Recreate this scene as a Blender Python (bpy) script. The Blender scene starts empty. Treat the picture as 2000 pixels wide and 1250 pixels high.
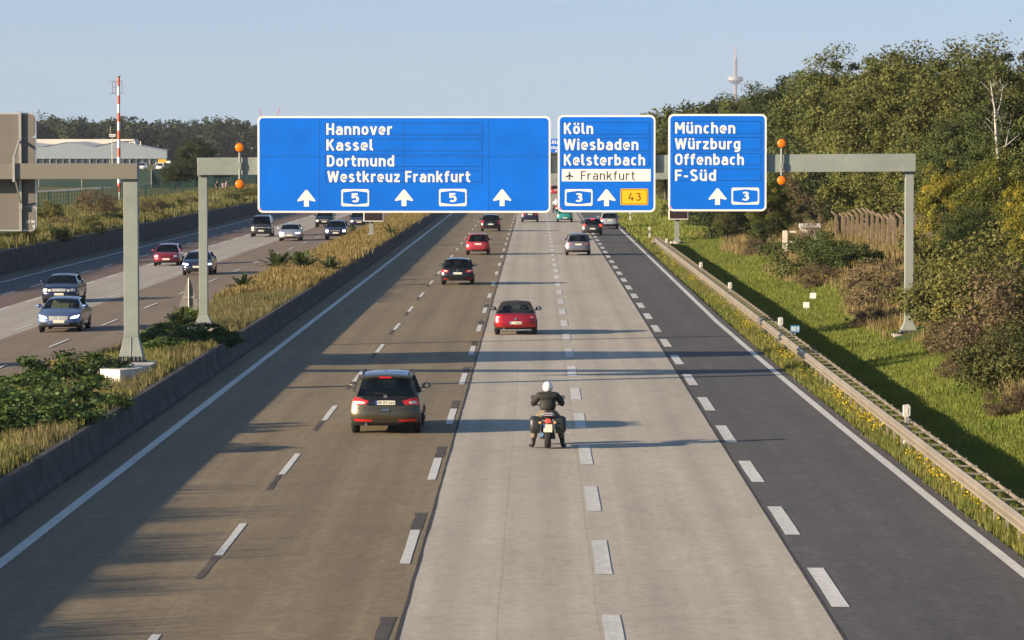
import bpy, bmesh, math, random
import numpy as np
from mathutils import Vector, Matrix

SC = bpy.context.scene
COL = SC.collection
rad = math.radians

# ------------------------------------------------------------------ camera, sky, sun, exposure
F = 7492.0            # focal length in photo pixels (photo 2000 px wide)
VX, VY = 1047.0, 289.0   # where the motorway vanishes
CAMH = 7.7
cam_d = bpy.data.cameras.new("camera")
cam = bpy.data.objects.new("camera", cam_d)
COL.objects.link(cam)
SC.camera = cam
cam_d.sensor_width = 36.0
cam_d.lens = 36.0 * F / 2000.0
cam_d.clip_start = 1.0
cam_d.clip_end = 40000.0
cam.location = (0, 0, CAMH)
yaw = math.atan((VX - 1000.0) / F)
pitch = math.atan((625.0 - VY) / F)
cam.rotation_euler = (rad(90) - pitch, 0, yaw)

SUN_EL, SUN_AZ = 13.6, 23.5        # degrees; light travels towards +x and a little towards +y
sun_dir = Vector((math.cos(rad(SUN_EL)) * math.cos(rad(SUN_AZ)), math.cos(rad(SUN_EL)) * math.sin(rad(SUN_AZ)), -math.sin(rad(SUN_EL))))
sl = bpy.data.lights.new("sun", 'SUN')
sl.energy = 4.6
sl.angle = rad(0.7)
sl.color = (1.0, 0.80, 0.56)
so = bpy.data.objects.new("sun", sl)
so.rotation_euler = sun_dir.to_track_quat('-Z', 'Y').to_euler()
so.location = (-60, -30, 60)
COL.objects.link(so)

world = bpy.data.worlds.new("World")
SC.world = world
world.use_nodes = True
wn = world.node_tree
bg = wn.nodes["Background"]
sky = wn.nodes.new("ShaderNodeTexSky")
sky.sky_type = 'NISHITA'
sky.sun_disc = False
sky.sun_elevation = rad(SUN_EL)
sky.sun_rotation = math.atan2(-sun_dir.x, -sun_dir.y)
sky.air_density = 1.0
sky.dust_density = 0.6
sky.ozone_density = 2.0
sky.altitude = 100
_tc = wn.nodes.new("ShaderNodeTexCoord")
_mp = wn.nodes.new("ShaderNodeMapping")
_mp.inputs["Location"].default_value = (0, 0, 0.16)     # the haze box below supplies the pale band at the horizon
wn.links.new(_tc.outputs["Generated"], _mp.inputs["Vector"])
wn.links.new(_mp.outputs["Vector"], sky.inputs["Vector"])
wn.links.new(sky.outputs[0], bg.inputs[0])
bg.inputs[1].default_value = 0.085

SC.view_settings.view_transform = 'Standard'
SC.view_settings.look = 'None'
SC.view_settings.exposure = 1.3
SC.view_settings.gamma = 1.0
SC.render.engine = 'CYCLES'
SC.cycles.use_denoising = True
SC.cycles.max_bounces = 6
SC.cycles.diffuse_bounces = 2
SC.cycles.glossy_bounces = 3
SC.cycles.transmission_bounces = 3
SC.cycles.transparent_max_bounces = 12
SC.cycles.volume_bounces = 0
SC.cycles.caustics_reflective = False
SC.cycles.caustics_refractive = False

# ------------------------------------------------------------------ materials
MATS = {}


def bsdf(m):
    return m.node_tree.nodes["Principled BSDF"]


def mat(name, col, rough=0.6, metal=0.0, spec=0.5, coat=0.0, emit=None, estr=0.0, var=0.0, vscale=3.0, bump=0.0, bscale=30.0, trans=0.0):
    if name in MATS:
        return MATS[name]
    m = bpy.data.materials.new(name)
    m.use_nodes = True
    nt = m.node_tree
    b = bsdf(m)
    b.inputs["Base Color"].default_value = (*col, 1)
    b.inputs["Roughness"].default_value = rough
    b.inputs["Metallic"].default_value = metal
    b.inputs["Specular IOR Level"].default_value = spec
    b.inputs["Coat Weight"].default_value = coat
    b.inputs["Coat Roughness"].default_value = 0.06
    if emit:
        b.inputs["Emission Color"].default_value = (*emit, 1)
        b.inputs["Emission Strength"].default_value = estr
    if var > 0:
        tc = nt.nodes.new("ShaderNodeTexCoord")
        n = nt.nodes.new("ShaderNodeTexNoise")
        n.inputs["Scale"].default_value = vscale
        n.inputs["Detail"].default_value = 6
        n.inputs["Roughness"].default_value = 0.65
        nt.links.new(tc.outputs["Object"], n.inputs["Vector"])
        r = nt.nodes.new("ShaderNodeValToRGB")
        r.color_ramp.elements[0].position = 0.3
        r.color_ramp.elements[1].position = 0.72
        r.color_ramp.elements[0].color = (*[c * (1 - var) for c in col], 1)
        r.color_ramp.elements[1].color = (*[min(1, c * (1 + var)) for c in col], 1)
        nt.links.new(n.outputs["Fac"], r.inputs["Fac"])
        nt.links.new(r.outputs["Color"], b.inputs["Base Color"])
    if bump > 0:
        tc = nt.nodes.new("ShaderNodeTexCoord")
        n = nt.nodes.new("ShaderNodeTexNoise")
        n.inputs["Scale"].default_value = bscale
        n.inputs["Detail"].default_value = 4
        nt.links.new(tc.outputs["Object"], n.inputs["Vector"])
        bp = nt.nodes.new("ShaderNodeBump")
        bp.inputs["Strength"].default_value = bump
        bp.inputs["Distance"].default_value = 0.02
        nt.links.new(n.outputs["Fac"], bp.inputs["Height"])
        nt.links.new(bp.outputs["Normal"], b.inputs["Normal"])
    MATS[name] = m
    return m


class NT:
    """tiny node helper"""

    def __init__(self, m):
        self.t = m.node_tree
        self.b = bsdf(m)

    def n(self, typ, **kw):
        nd = self.t.nodes.new(typ)
        for k, v in kw.items():
            setattr(nd, k, v)
        return nd

    def l(self, a, b):
        self.t.links.new(a, b)

    def noise(self, vec, scale, detail=5, rough=0.6):
        n = self.n("ShaderNodeTexNoise")
        n.inputs["Scale"].default_value = scale
        n.inputs["Detail"].default_value = detail
        n.inputs["Roughness"].default_value = rough
        self.l(vec, n.inputs["Vector"])
        return n.outputs["Fac"]

    def ramp(self, fac, stops):
        r = self.n("ShaderNodeValToRGB")
        e = r.color_ramp.elements
        while len(e) < len(stops):
            e.new(0.5)
        for i, (p, c) in enumerate(stops):
            e[i].position = p
            e[i].color = (*c, 1) if not isinstance(c, (int, float)) else (c, c, c, 1)
        self.l(fac, r.inputs["Fac"])
        return r.outputs["Color"]

    def mapping(self, vec, scale=(1, 1, 1), loc=(0, 0, 0)):
        mp = self.n("ShaderNodeMapping")
        mp.inputs["Scale"].default_value = scale
        mp.inputs["Location"].default_value = loc
        self.l(vec, mp.inputs["Vector"])
        return mp.outputs["Vector"]

    def mix(self, fac, a, b, typ='MIX'):
        m = self.n("ShaderNodeMix", data_type='RGBA', blend_type=typ)
        if isinstance(fac, (int, float)):
            m.inputs[0].default_value = fac
        else:
            self.l(fac, m.inputs[0])
        for v, i in ((a, 6), (b, 7)):
            if isinstance(v, tuple):
                m.inputs[i].default_value = (*v, 1)
            else:
                self.l(v, m.inputs[i])
        return m.outputs[2]

    def math(self, op, a, b=0.0):
        m = self.n("ShaderNodeMath", operation=op)
        for v, i in ((a, 0), (b, 1)):
            if isinstance(v, (int, float)):
                m.inputs[i].default_value = v
            else:
                self.l(v, m.inputs[i])
        return m.outputs[0]


def road_mat(name, base, lanes=(), var=0.10, grain=0.10, stain=0.0, joints=0.0, longj=(), rough=0.85, track=0.10, grainscale=5.5):
    """road surface: long streaks, wheel paths, grain, blotches and (on concrete) slab joints"""
    m = bpy.data.materials.new(name)
    m.use_nodes = True
    k = NT(m)
    tc = k.n("ShaderNodeTexCoord").outputs["Object"]
    sep = k.n("ShaderNodeSeparateXYZ")
    k.l(tc, sep.inputs[0])
    X, Y = sep.outputs[0], sep.outputs[1]
    big = k.noise(k.mapping(tc, (0.35, 0.06, 1)), 1.0, 6, 0.6)
    streak = k.noise(k.mapping(tc, (2.4, 0.02, 1)), 1.0, 4, 0.55)
    blot = k.noise(k.mapping(tc, (0.9, 0.5, 1)), 1.0, 8, 0.7)
    gr = k.noise(k.mapping(tc, (1, 0.55, 1)), grainscale, 6, 0.8)
    c = k.mix(1.0, base, k.ramp(big, [(0.3, 1 - var), (0.7, 1 + var)]), 'MULTIPLY')
    c = k.mix(1.0, c, k.ramp(streak, [(0.3, 1 - var * .8), (0.7, 1 + var * .8)]), 'MULTIPLY')
    c = k.mix(1.0, c, k.ramp(gr, [(0.36, 1 - grain), (0.64, 1 + grain)]), 'MULTIPLY')
    coarse = k.noise(k.mapping(tc, (1, 0.3, 1), (5, 2, 0)), 2.2, 8, 0.75)
    c = k.mix(1.0, c, k.ramp(coarse, [(0.36, 1 - grain * .6), (0.64, 1 + grain * .5)]), 'MULTIPLY')
    c = k.mix(1.0, c, k.ramp(blot, [(0.3, 1 - var * .7), (0.62, 1.0)]), 'MULTIPLY')
    if lanes:
        # wheel paths: slightly darker bands either side of each lane's middle
        tot = None
        for lc in lanes:
            for d in (-0.85, 0.85):
                g = k.math('SUBTRACT', 1.0, k.math('MULTIPLY', k.math('ABSOLUTE', k.math('SUBTRACT', X, lc + d)), 2.2))
                g = k.math('MAXIMUM', g, 0.0)
                tot = g if tot is None else k.math('ADD', tot, g)
        tot = k.math('MULTIPLY', tot, k.math('MULTIPLY', streak, 2 * track))
        c = k.mix(tot, c, tuple(v * 0.55 for v in base))
    if stain > 0:
        st = k.noise(k.mapping(tc, (0.7, 0.16, 1), (7, 3, 0)), 1.6, 9, 0.75)
        s = k.ramp(st, [(0.60, 0.0), (0.72, stain)])
        c = k.mix(s, c, tuple(v * 0.42 for v in base))
        sk = k.noise(k.mapping(tc, (0.9, 2.4, 1), (3, 9, 0)), 0.5, 10, 0.8)
        c = k.mix(k.ramp(sk, [(0.60, 0.0), (0.68, stain * 1.1)]), c, tuple(v * 0.5 for v in base))
    if joints > 0:
        fr = k.math('FRACT', k.math('DIVIDE', Y, joints))
        j = k.math('LESS_THAN', k.math('ABSOLUTE', k.math('SUBTRACT', fr, 0.5)), 0.004)
        c = k.mix(k.math('MULTIPLY', k.math('MULTIPLY', j, blot), 0.5), c, tuple(v * 0.35 for v in base))
    for x0 in longj:
        wob = k.math('MULTIPLY', k.math('SUBTRACT', k.noise(k.mapping(tc, (0, .12, 0)), 1.0, 4), .5), 0.10)
        j = k.math('LESS_THAN', k.math('ABSOLUTE', k.math('SUBTRACT', k.math('ADD', X, wob), x0)), 0.014)
        c = k.mix(k.math('MULTIPLY', k.math('MULTIPLY', j, big), 0.45), c, tuple(v * 0.3 for v in base))
    k.l(c, k.b.inputs["Base Color"])
    k.b.inputs["Roughness"].default_value = rough
    k.b.inputs["Specular IOR Level"].default_value = 0.25
    bp = k.n("ShaderNodeBump")
    bp.inputs["Strength"].default_value = 0.35
    bp.inputs["Distance"].default_value = 0.012
    k.l(gr, bp.inputs["Height"])
    k.l(bp.outputs[0], k.b.inputs["Normal"])
    return m


def leaf_mat(name, stops, objvar=0.62, transl=0.3, nscale=0.35, rough=0.55):
    """foliage: per-leaf random value and a soft clump pattern choose the leaf's own colour"""
    m = bpy.data.materials.new(name)
    m.use_nodes = True
    k = NT(m)
    at = k.n("ShaderNodeAttribute", attribute_name="rnd")
    tc = k.n("ShaderNodeTexCoord").outputs["Object"]
    nz = k.noise(tc, nscale, 3, 0.6)
    oi = k.n("ShaderNodeObjectInfo")
    f = k.math('ADD', k.math('MULTIPLY', at.outputs["Fac"], 0.45), k.math('MULTIPLY', nz, 1.0))
    f = k.math('ADD', f, k.math('MULTIPLY', k.math('SUBTRACT', oi.outputs["Random"], 0.5), objvar))
    f = k.math('SUBTRACT', f, 0.22)
    c = k.ramp(f, stops)
    k.l(c, k.b.inputs["Base Color"])
    k.b.inputs["Roughness"].default_value = rough
    k.b.inputs["Specular IOR Level"].default_value = 0.3
    tr = k.n("ShaderNodeBsdfTranslucent")
    k.l(c, tr.inputs["Color"])
    mx = k.n("ShaderNodeMixShader")
    mx.inputs[0].default_value = transl
    k.l(k.b.outputs[0], mx.inputs[1])
    k.l(tr.outputs[0], mx.inputs[2])
    out = [n for n in m.node_tree.nodes if n.type == 'OUTPUT_MATERIAL'][0]
    k.l(mx.outputs[0], out.inputs["Surface"])
    return m


def glass_mat(name, tint, reflect=1.0):
    m = bpy.data.materials.new(name)
    m.use_nodes = True
    k = NT(m)
    tr = k.n("ShaderNodeBsdfTransparent")
    tr.inputs[0].default_value = (*tint, 1)
    gl = k.n("ShaderNodeBsdfGlossy")
    gl.inputs[0].default_value = (reflect, reflect, reflect, 1)
    gl.inputs[1].default_value = 0.03
    lw = k.n("ShaderNodeLayerWeight")
    lw.inputs[0].default_value = 0.5
    fr = k.math('ADD', 0.045, k.math('MULTIPLY', 0.95, k.math('POWER', lw.outputs["Facing"], 5.0)))
    mx = k.n("ShaderNodeMixShader")
    k.l(fr, mx.inputs[0])
    k.l(tr.outputs[0], mx.inputs[1])
    k.l(gl.outputs[0], mx.inputs[2])
    out = [n for n in m.node_tree.nodes if n.type == 'OUTPUT_MATERIAL'][0]
    k.l(mx.outputs[0], out.inputs["Surface"])
    m.use_transparent_shadow = True
    return m


# ------------------------------------------------------------------ mesh helpers
class MB:
    def __init__(self):
        self.v, self.f, self.mi = [], [], []
        self.cur = 0

    def add(self, vs, fs):
        o = len(self.v)
        self.v.extend([tuple(p) for p in vs])
        for f in fs:
            self.f.append([i + o for i in f])
            self.mi.append(self.cur)
        return self

    def box(self, x0, x1, y0, y1, z0, z1):
        vs = [(x0, y0, z0), (x1, y0, z0), (x1, y1, z0), (x0, y1, z0), (x0, y0, z1), (x1, y0, z1), (x1, y1, z1), (x0, y1, z1)]
        return self.add(vs, [(0, 3, 2, 1), (4, 5, 6, 7), (0, 1, 5, 4), (1, 2, 6, 5), (2, 3, 7, 6), (3, 0, 4, 7)])

    def frustum(self, cx, cy, z0, z1, a0, b0, a1, b1):
        vs = [(cx - a0, cy - b0, z0), (cx + a0, cy - b0, z0), (cx + a0, cy + b0, z0), (cx - a0, cy + b0, z0),
              (cx - a1, cy - b1, z1), (cx + a1, cy - b1, z1), (cx + a1, cy + b1, z1), (cx - a1, cy + b1, z1)]
        return self.add(vs, [(0, 3, 2, 1), (4, 5, 6, 7), (0, 1, 5, 4), (1, 2, 6, 5), (2, 3, 7, 6), (3, 0, 4, 7)])

    def bar(self, p0, p1, w, h):
        """box bar from p0 to p1"""
        p0, p1 = Vector(p0), Vector(p1)
        d = (p1 - p0).normalized()
        up = Vector((0, 0, 1)) if abs(d.z) < 0.95 else Vector((0, 1, 0))
        s = d.cross(up).normalized() * (w / 2)
        u = s.cross(d).normalized() * (h / 2)
        vs = []
        for p in (p0, p1):
            vs += [p - s - u, p + s - u, p + s + u, p - s + u]
        return self.add(vs, [(0, 1, 2, 3), (7, 6, 5, 4), (0, 4, 5, 1), (1, 5, 6, 2), (2, 6, 7, 3), (3, 7, 4, 0)])

    def tube(self, pts, rs, n=8, cap=True):
        pts = [Vector(p) for p in pts]
        if isinstance(rs, (int, float)):
            rs = [rs] * len(pts)
        o = len(self.v)
        prev = None
        vs, fs = [], []
        for i, p in enumerate(pts):
            d = (pts[min(i + 1, len(pts) - 1)] - pts[max(i - 1, 0)]).normalized()
            if prev is None:
                a = Vector((0, 0, 1)) if abs(d.z) < 0.9 else Vector((1, 0, 0))
                s = d.cross(a).normalized()
            else:
                s = (prev - d * prev.dot(d)).normalized()
            prev = s
            u = d.cross(s)
            for k in range(n):
                a = 2 * math.pi * k / n
                vs.append(p + (s * math.cos(a) + u * math.sin(a)) * rs[i])
        for i in range(len(pts) - 1):
            for k in range(n):
                fs.append((i * n + k, i * n + (k + 1) % n, (i + 1) * n + (k + 1) % n, (i + 1) * n + k))
        if cap:
            fs.append(tuple(range(n - 1, -1, -1)))
            fs.append(tuple(range((len(pts) - 1) * n, len(pts) * n)))
        return self.add(vs, fs)

    def lathe(self, c, prof, n=24, axis='z'):
        """prof: list of (r, h)"""
        vs, fs = [], []
        for r, h in prof:
            for k in range(n):
                a = 2 * math.pi * k / n
                x, y = r * math.cos(a), r * math.sin(a)
                if axis == 'z':
                    vs.append((c[0] + x, c[1] + y, c[2] + h))
                elif axis == 'x':
                    vs.append((c[0] + h, c[1] + x, c[2] + y))
                else:
                    vs.append((c[0] + x, c[1] + h, c[2] + y))
        for i in range(len(prof) - 1):
            for k in range(n):
                fs.append((i * n + k, i * n + (k + 1) % n, (i + 1) * n + (k + 1) % n, (i + 1) * n + k))
        fs.append(tuple(range(n - 1, -1, -1)))
        fs.append(tuple(range((len(prof) - 1) * n, len(prof) * n)))
        return self.add(vs, fs)

    def ell(self, c, r, nu=14, nv=9):
        prof = []
        vs, fs = [], []
        for j in range(nv + 1):
            ph = math.pi * j / nv - math.pi / 2
            for i in range(nu):
                th = 2 * math.pi * i / nu
                vs.append((c[0] + r[0] * math.cos(ph) * math.cos(th), c[1] + r[1] * math.cos(ph) * math.sin(th), c[2] + r[2] * math.sin(ph)))
        for j in range(nv):
            for i in range(nu):
                fs.append((j * nu + i, j * nu + (i + 1) % nu, (j + 1) * nu + (i + 1) % nu, (j + 1) * nu + i))
        return self.add(vs, fs)

    def prism_y(self, poly, y0, y1):
        """polygon of (x,z) extruded from y0 to y1 (y0 is the near side)"""
        n = len(poly)
        vs = [(x, y0, z) for x, z in poly] + [(x, y1, z) for x, z in poly]
        fs = [tuple(range(n)), tuple(range(2 * n - 1, n - 1, -1))]
        fs += [(i, i + n, (i + 1) % n + n, (i + 1) % n) for i in range(n)]
        return self.add(vs, fs)

    def prism_x(self, poly, x0, x1):
        """polygon of (y,z) extruded along x"""
        n = len(poly)
        vs = [(x0, y, z) for y, z in poly] + [(x1, y, z) for y, z in poly]
        fs = [tuple(range(n - 1, -1, -1)), tuple(range(n, 2 * n))]
        fs += [(i, (i + 1) % n, (i + 1) % n + n, i + n) for i in range(n)]
        return self.add(vs, fs)

    def sheet(self, left, right):
        """strip between two polylines"""
        n = len(left)
        vs = list(left) + list(right)
        return self.add(vs, [(i, n + i, n + i + 1, i + 1) for i in range(n - 1)])

    def build(self, name, mats, parent=None, smooth=None, local=False, bevel=0.0):
        me = bpy.data.meshes.new(name)
        v = self.v
        if parent is not None and not local:
            L = parent_world(parent)
            v = [(p[0] - L.x, p[1] - L.y, p[2] - L.z) for p in v]
        me.from_pydata(v, [], self.f)
        if not isinstance(mats, (list, tuple)):
            mats = [mats]
        for m in mats:
            me.materials.append(m)
        if len(mats) > 1:
            me.polygons.foreach_set("material_index", self.mi)
        bm = bmesh.new()
        bm.from_mesh(me)
        bmesh.ops.recalc_face_normals(bm, faces=bm.faces)
        bm.to_mesh(me)
        bm.free()
        me.update()
        if smooth is not None:
            me.polygons.foreach_set("use_smooth", [True] * len(me.polygons))
            me.set_sharp_from_angle(angle=rad(smooth))
        o = bpy.data.objects.new(name, me)
        COL.objects.link(o)
        if parent is not None:
            o.parent = parent
        if bevel > 0:
            bv = o.modifiers.new("bevel", 'BEVEL')
            bv.width = bevel
            bv.segments = 2
            bv.limit_method = 'ANGLE'
        return o


def parent_world(p):
    L = Vector((0, 0, 0))
    while p is not None:
        L += p.location
        p = p.parent
    return L


def tag(o, label=None, cat=None, group=None, kind=None):
    if label:
        o["label"] = label
    if cat:
        o["category"] = cat
    if group:
        o["group"] = group
    if kind:
        o["kind"] = kind
    return o


def thing(name, label, cat, loc=(0, 0, 0), rz=0.0, group=None):
    o = bpy.data.objects.new(name, None)
    o.empty_display_size = 0.2
    COL.objects.link(o)
    o.location = loc
    o.rotation_euler = (0, 0, rz)
    return tag(o, label, cat, group)


def children_of(o):
    return [c for c in bpy.data.objects if c.parent == o]


def copy_tree(o, parent=None):
    kids = children_of(o)
    c = o.copy()
    COL.objects.link(c)
    c.parent = parent
    for ch in kids:
        copy_tree(ch, c)
    return c


def quad_mesh(name, P, material, parent=None, rnd=None, tri=False):
    """P: (N,4,3) or (N,3,3) array of separate faces, built fast"""
    n, k = P.shape[0], P.shape[1]
    me = bpy.data.meshes.new(name)
    me.vertices.add(n * k)
    me.loops.add(n * k)
    me.polygons.add(n)
    me.vertices.foreach_set("co", P.reshape(-1).astype(np.float32))
    me.loops.foreach_set("vertex_index", np.arange(n * k, dtype=np.int32))
    me.polygons.foreach_set("loop_start", np.arange(0, n * k, k, dtype=np.int32))
    if rnd is not None:
        a = me.attributes.new("rnd", 'FLOAT', 'FACE')
        a.data.foreach_set("value", rnd.astype(np.float32))
    me.materials.append(material)
    me.update(calc_edges=True)
    o = bpy.data.objects.new(name, me)
    COL.objects.link(o)
    if parent is not None:
        o.parent = parent
    return o


# ------------------------------------------------------------------ the lie of the land
def left_fall(x):
    return -0.025 * (abs(x) - 17.0) if x < -17.0 else 0.0


_TX = [-34.7, -34.60, -34.58, -16.05, -15.85, -14.2, -12.2, -11.22, -11.19, -10.9, 9.0, 9.6, 10.6, 11.6, 12.8, 14.6, 17, 20, 24, 30, 40]
_TZ = [1.0, 1.0, -0.50, -0.04, 0.12, 0.42, 0.62, 0.74, -0.05, -0.05, -0.04, -0.02, 0.00, 0.06, 0.24, 0.58, 1.10, 1.7, 2.3, 2.9, 3.2]


def land(x, y):
    if x < -34.7:
        return 1.0 + 0.2 * min(1.0, (-34.7 - x) / 6.0)
    if -34.57 <= x <= -16.05:
        return left_fall(x) - 0.045
    z = float(np.interp(x, _TX, _TZ))
    if x > 12:
        z += 0.18 * math.sin(x * 0.9 + y * 0.13) * min(1, (x - 12) / 4)
        far = min(1.0, max(0.0, (y - 210) / 120.0))
        z -= far * min(1.4, (x - 12) * 0.16)
    return z


def land_np(X, Y):
    return np.array([land(float(a), float(b)) for a, b in zip(X, Y)])


def pix(px, py):
    """point of the land seen at photo pixel (px, py)"""
    lo = None
    z = 60.0
    while z < 6000:
        x = (px - VX) * z / F
        h = CAMH - (py - VY) * z / F
        if h <= land(x, z):
            return Vector((x, z, land(x, z)))
        z += 0.25 if z < 500 else 2.0
    return Vector(((px - VX) * 1500 / F, 1500, 1.2))


def at(px, py, Z):
    """point at distance Z seen at photo pixel (px, py)"""
    return Vector(((px - VX) * Z / F, Z, CAMH - (py - VY) * Z / F))


# ground as one sheet
def build_ground():
    xs = [-9000, -3000, -1000, -400, -200, -120, -80, -60, -50, -44, -40.7, -37, -34.7, -34.61, -34.595, -34.56, -28, -22, -17.5, -16.05, -15.85, -15, -14.2, -13.2, -12.2, -11.6, -11.23, -11.185, -10.89, 0, 9.0, 9.6, 10.1,
          10.6, 11.1, 11.6, 12.2, 12.8, 13.6, 14.6, 15.8, 17, 18.5, 20, 22, 24, 27, 30, 35, 40, 60, 100, 250, 600, 1500, 4000, 9000]
    ys = [-30, 20] + list(range(40, 400, 4)) + list(range(400, 700, 15)) + [720, 800, 900, 1100, 1400, 1800, 2500, 4000, 7000, 11000, 16000]
    vs = [(x, y, land(x, y)) for y in ys for x in xs]
    nx = len(xs)
    fs = [(j * nx + i, j * nx + i + 1, (j + 1) * nx + i + 1, (j + 1) * nx + i) for j in range(len(ys) - 1) for i in range(nx - 1)]
    m = bpy.data.materials.new("earth_and_turf")
    m.use_nodes = True
    k = NT(m)
    tc = k.n("ShaderNodeTexCoord").outputs["Object"]
    sep = k.n("ShaderNodeSeparateXYZ")
    k.l(tc, sep.inputs[0])
    n1 = k.noise(tc, 0.25, 6, 0.65)
    n2 = k.noise(tc, 2.5, 6, 0.7)
    green = k.mix(n2, (0.035, 0.055, 0.012), (0.075, 0.11, 0.02))
    straw = k.mix(n2, (0.15, 0.11, 0.045), (0.24, 0.18, 0.07))
    c = k.mix(k.ramp(n1, [(0.42, 0.0), (0.62, 1.0)]), green, straw)
    # the cutting's foot is mown green, the median is straw
    c2 = k.mix(k.ramp(n2, [(0.35, 0.0), (0.75, 0.4)]), straw, green)
    med = k.math('MULTIPLY', k.math('LESS_THAN', sep.outputs[0], -10), k.math('GREATER_THAN', sep.outputs[0], -17))
    c = k.mix(med, c, c2)
    slope = k.math('MULTIPLY', k.math('GREATER_THAN', sep.outputs[0], 8), k.math('LESS_THAN', sep.outputs[0], 15.0))
    c = k.mix(slope, c, green)
    lf = k.math('LESS_THAN', sep.outputs[0], -48)
    field = k.mix(n1, (0.10, 0.115, 0.035), (0.15, 0.145, 0.05))
    c = k.mix(lf, c, field)
    k.l(c, k.b.inputs["Base Color"])
    k.b.inputs["Roughness"].default_value = 0.95
    k.b.inputs["Specular IOR Level"].default_value = 0.1
    o = MB().add(vs, fs).build("ground", m)
    o.data.polygons.foreach_set("use_smooth", [True] * len(o.data.polygons))
    return tag(o, kind="structure")


build_ground()

# ------------------------------------------------------------------ carriageways
YS = [20, 40, 60, 80, 100, 130, 160, 200, 250, 300, 350, 400, 500, 600, 800, 1000, 1400, 2000]


def right_edge(y):   # centre of the solid line on the right: the lane widens towards the camera
    return float(np.interp(y, [40, 60, 80, 105, 135, 170, 260, 400, 2000], [9.1, 8.95, 8.70, 8.44, 8.20, 8.02, 8.02, 8.02, 8.02]))


def flat(x, y, z=0.0):
    return (x, y, z + left_fall(x))


A_BROWN = road_mat("brown_asphalt", (0.222, 0.176, 0.112), lanes=(-7.95, -4.2), var=0.12, grain=0.17, stain=0.42, track=0.30, longj=(-6.12,))
A_CONC = road_mat("pale_concrete", (0.435, 0.395, 0.330), lanes=(-0.6, 3.0), var=0.10, grain=0.12, stain=0.45, joints=5.0, longj=(-0.62, 1.02), track=0.30)
A_GREY = road_mat("grey_asphalt", (0.098, 0.094, 0.094), lanes=(6.6,), var=0.11, grain=0.22, stain=0.25, track=0.18)
A_BROWN2 = road_mat("reddish_asphalt", (0.205, 0.160, 0.120), lanes=(-17.4, -20.4), var=0.08, grain=0.10, stain=0.15, track=0.15)
A_CONC2 = road_mat("worn_concrete", (0.345, 0.320, 0.282), lanes=(-24.2,), var=0.08, grain=0.08, stain=0.2, joints=5.0, track=0.15)
A_RED2 = road_mat("red_asphalt_strip", (0.150, 0.108, 0.090), var=0.08, grain=0.10, track=0.1)
A_GREY2 = road_mat("blue_grey_asphalt", (0.110, 0.112, 0.118), var=0.08, grain=0.12, track=0.1)
A_DUST = road_mat("dusty_shoulder", (0.155, 0.135, 0.105), var=0.20, grain=0.2, stain=0.4, track=0.1)


def road_sheet(name, x0, x1, z, m, y0=20, y1=2000):
    ys = [y for y in YS if y0 <= y <= y1]
    fx0 = x0 if callable(x0) else (lambda y: x0)
    fx1 = x1 if callable(x1) else (lambda y: x1)
    mb = MB()
    mb.sheet([flat(fx0(y), y, z) for y in ys], [flat(fx1(y), y, z) for y in ys])
    return tag(mb.build(name, m), kind="structure")


road_sheet("road_brown", -10.93, -2.2, 0.0, A_BROWN)
road_sheet("road_concrete", -2.2, 4.82, 0.0, A_CONC)
road_sheet("road_grey", 4.82, lambda y: right_edge(y) + 0.36, 0.0, A_GREY)
seam = road_mat("bitumen_seam", (0.055, 0.05, 0.05), var=0.2, grain=0.2)


def seam_strip(name, xc, w, z, seed):
    r = random.Random(seed)
    L, R = [], []
    y = 40.0
    while y < 420:
        L.append((xc - w * (0.5 + 0.5 * r.random()), y, z))
        R.append((xc + w * (0.25 + 0.75 * r.random()), y, z))
        y += r.uniform(0.7, 2.6)
    return tag(MB().sheet(L, R).build(name, seam), kind="structure")


seam_strip("road_seam", -2.18, 0.042, 0.004, 4)
seam_strip("road_seam", 4.85, 0.03, 0.004, 5)
# opposite carriageway
road_sheet("road_inner_brown", -21.9, -15.98, 0.0, A_BROWN2)
road_sheet("road_inner_concrete", -26.55, -21.9, 0.0, A_CONC2)
road_sheet("road_red_strip", -29.6, -26.55, 0.0, A_RED2)
road_sheet("road_outer_grey", -32.5, -29.6, 0.0, A_GREY2)
road_sheet("road_shoulder", -34.36, -32.5, 0.0, A_DUST)

PAINT = road_mat("worn_white_paint", (0.62, 0.61, 0.57), var=0.06, grain=0.12, stain=0.12, rough=0.6, track=0.0)
PAINT_G = road_mat("grooved_white_paint", (0.60, 0.59, 0.55), var=0.10, grain=0.14, stain=0.15, rough=0.6, track=0.0)
OLDP = road_mat("scraped_off_paint", (0.085, 0.075, 0.065), var=0.2, grain=0.25)


def dashes(name, xc, w, ys, ln, z=0.008, m=PAINT, jit=0.0, seed=1):
    """one marking line: painted on the road, all its strokes one line"""
    r = random.Random(seed)
    mb = MB()
    for y in ys:
        n = 4
        L = [flat(xc - w / 2 + r.uniform(-jit, jit), y + ln * i / n, z) for i in range(n + 1)]
        R = [flat(xc + w / 2 + r.uniform(-jit, jit), y + ln * i / n, z) for i in range(n + 1)]
        mb.sheet(L, R)
    return tag(mb.build(name, m), kind="structure")


def row(y0, step, y1=900):
    out = []
    y = y0
    while y < y1:
        out.append(y)
        y += step
    return out


def Zpix(py):
    return F * CAMH / (py - VY)


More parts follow.
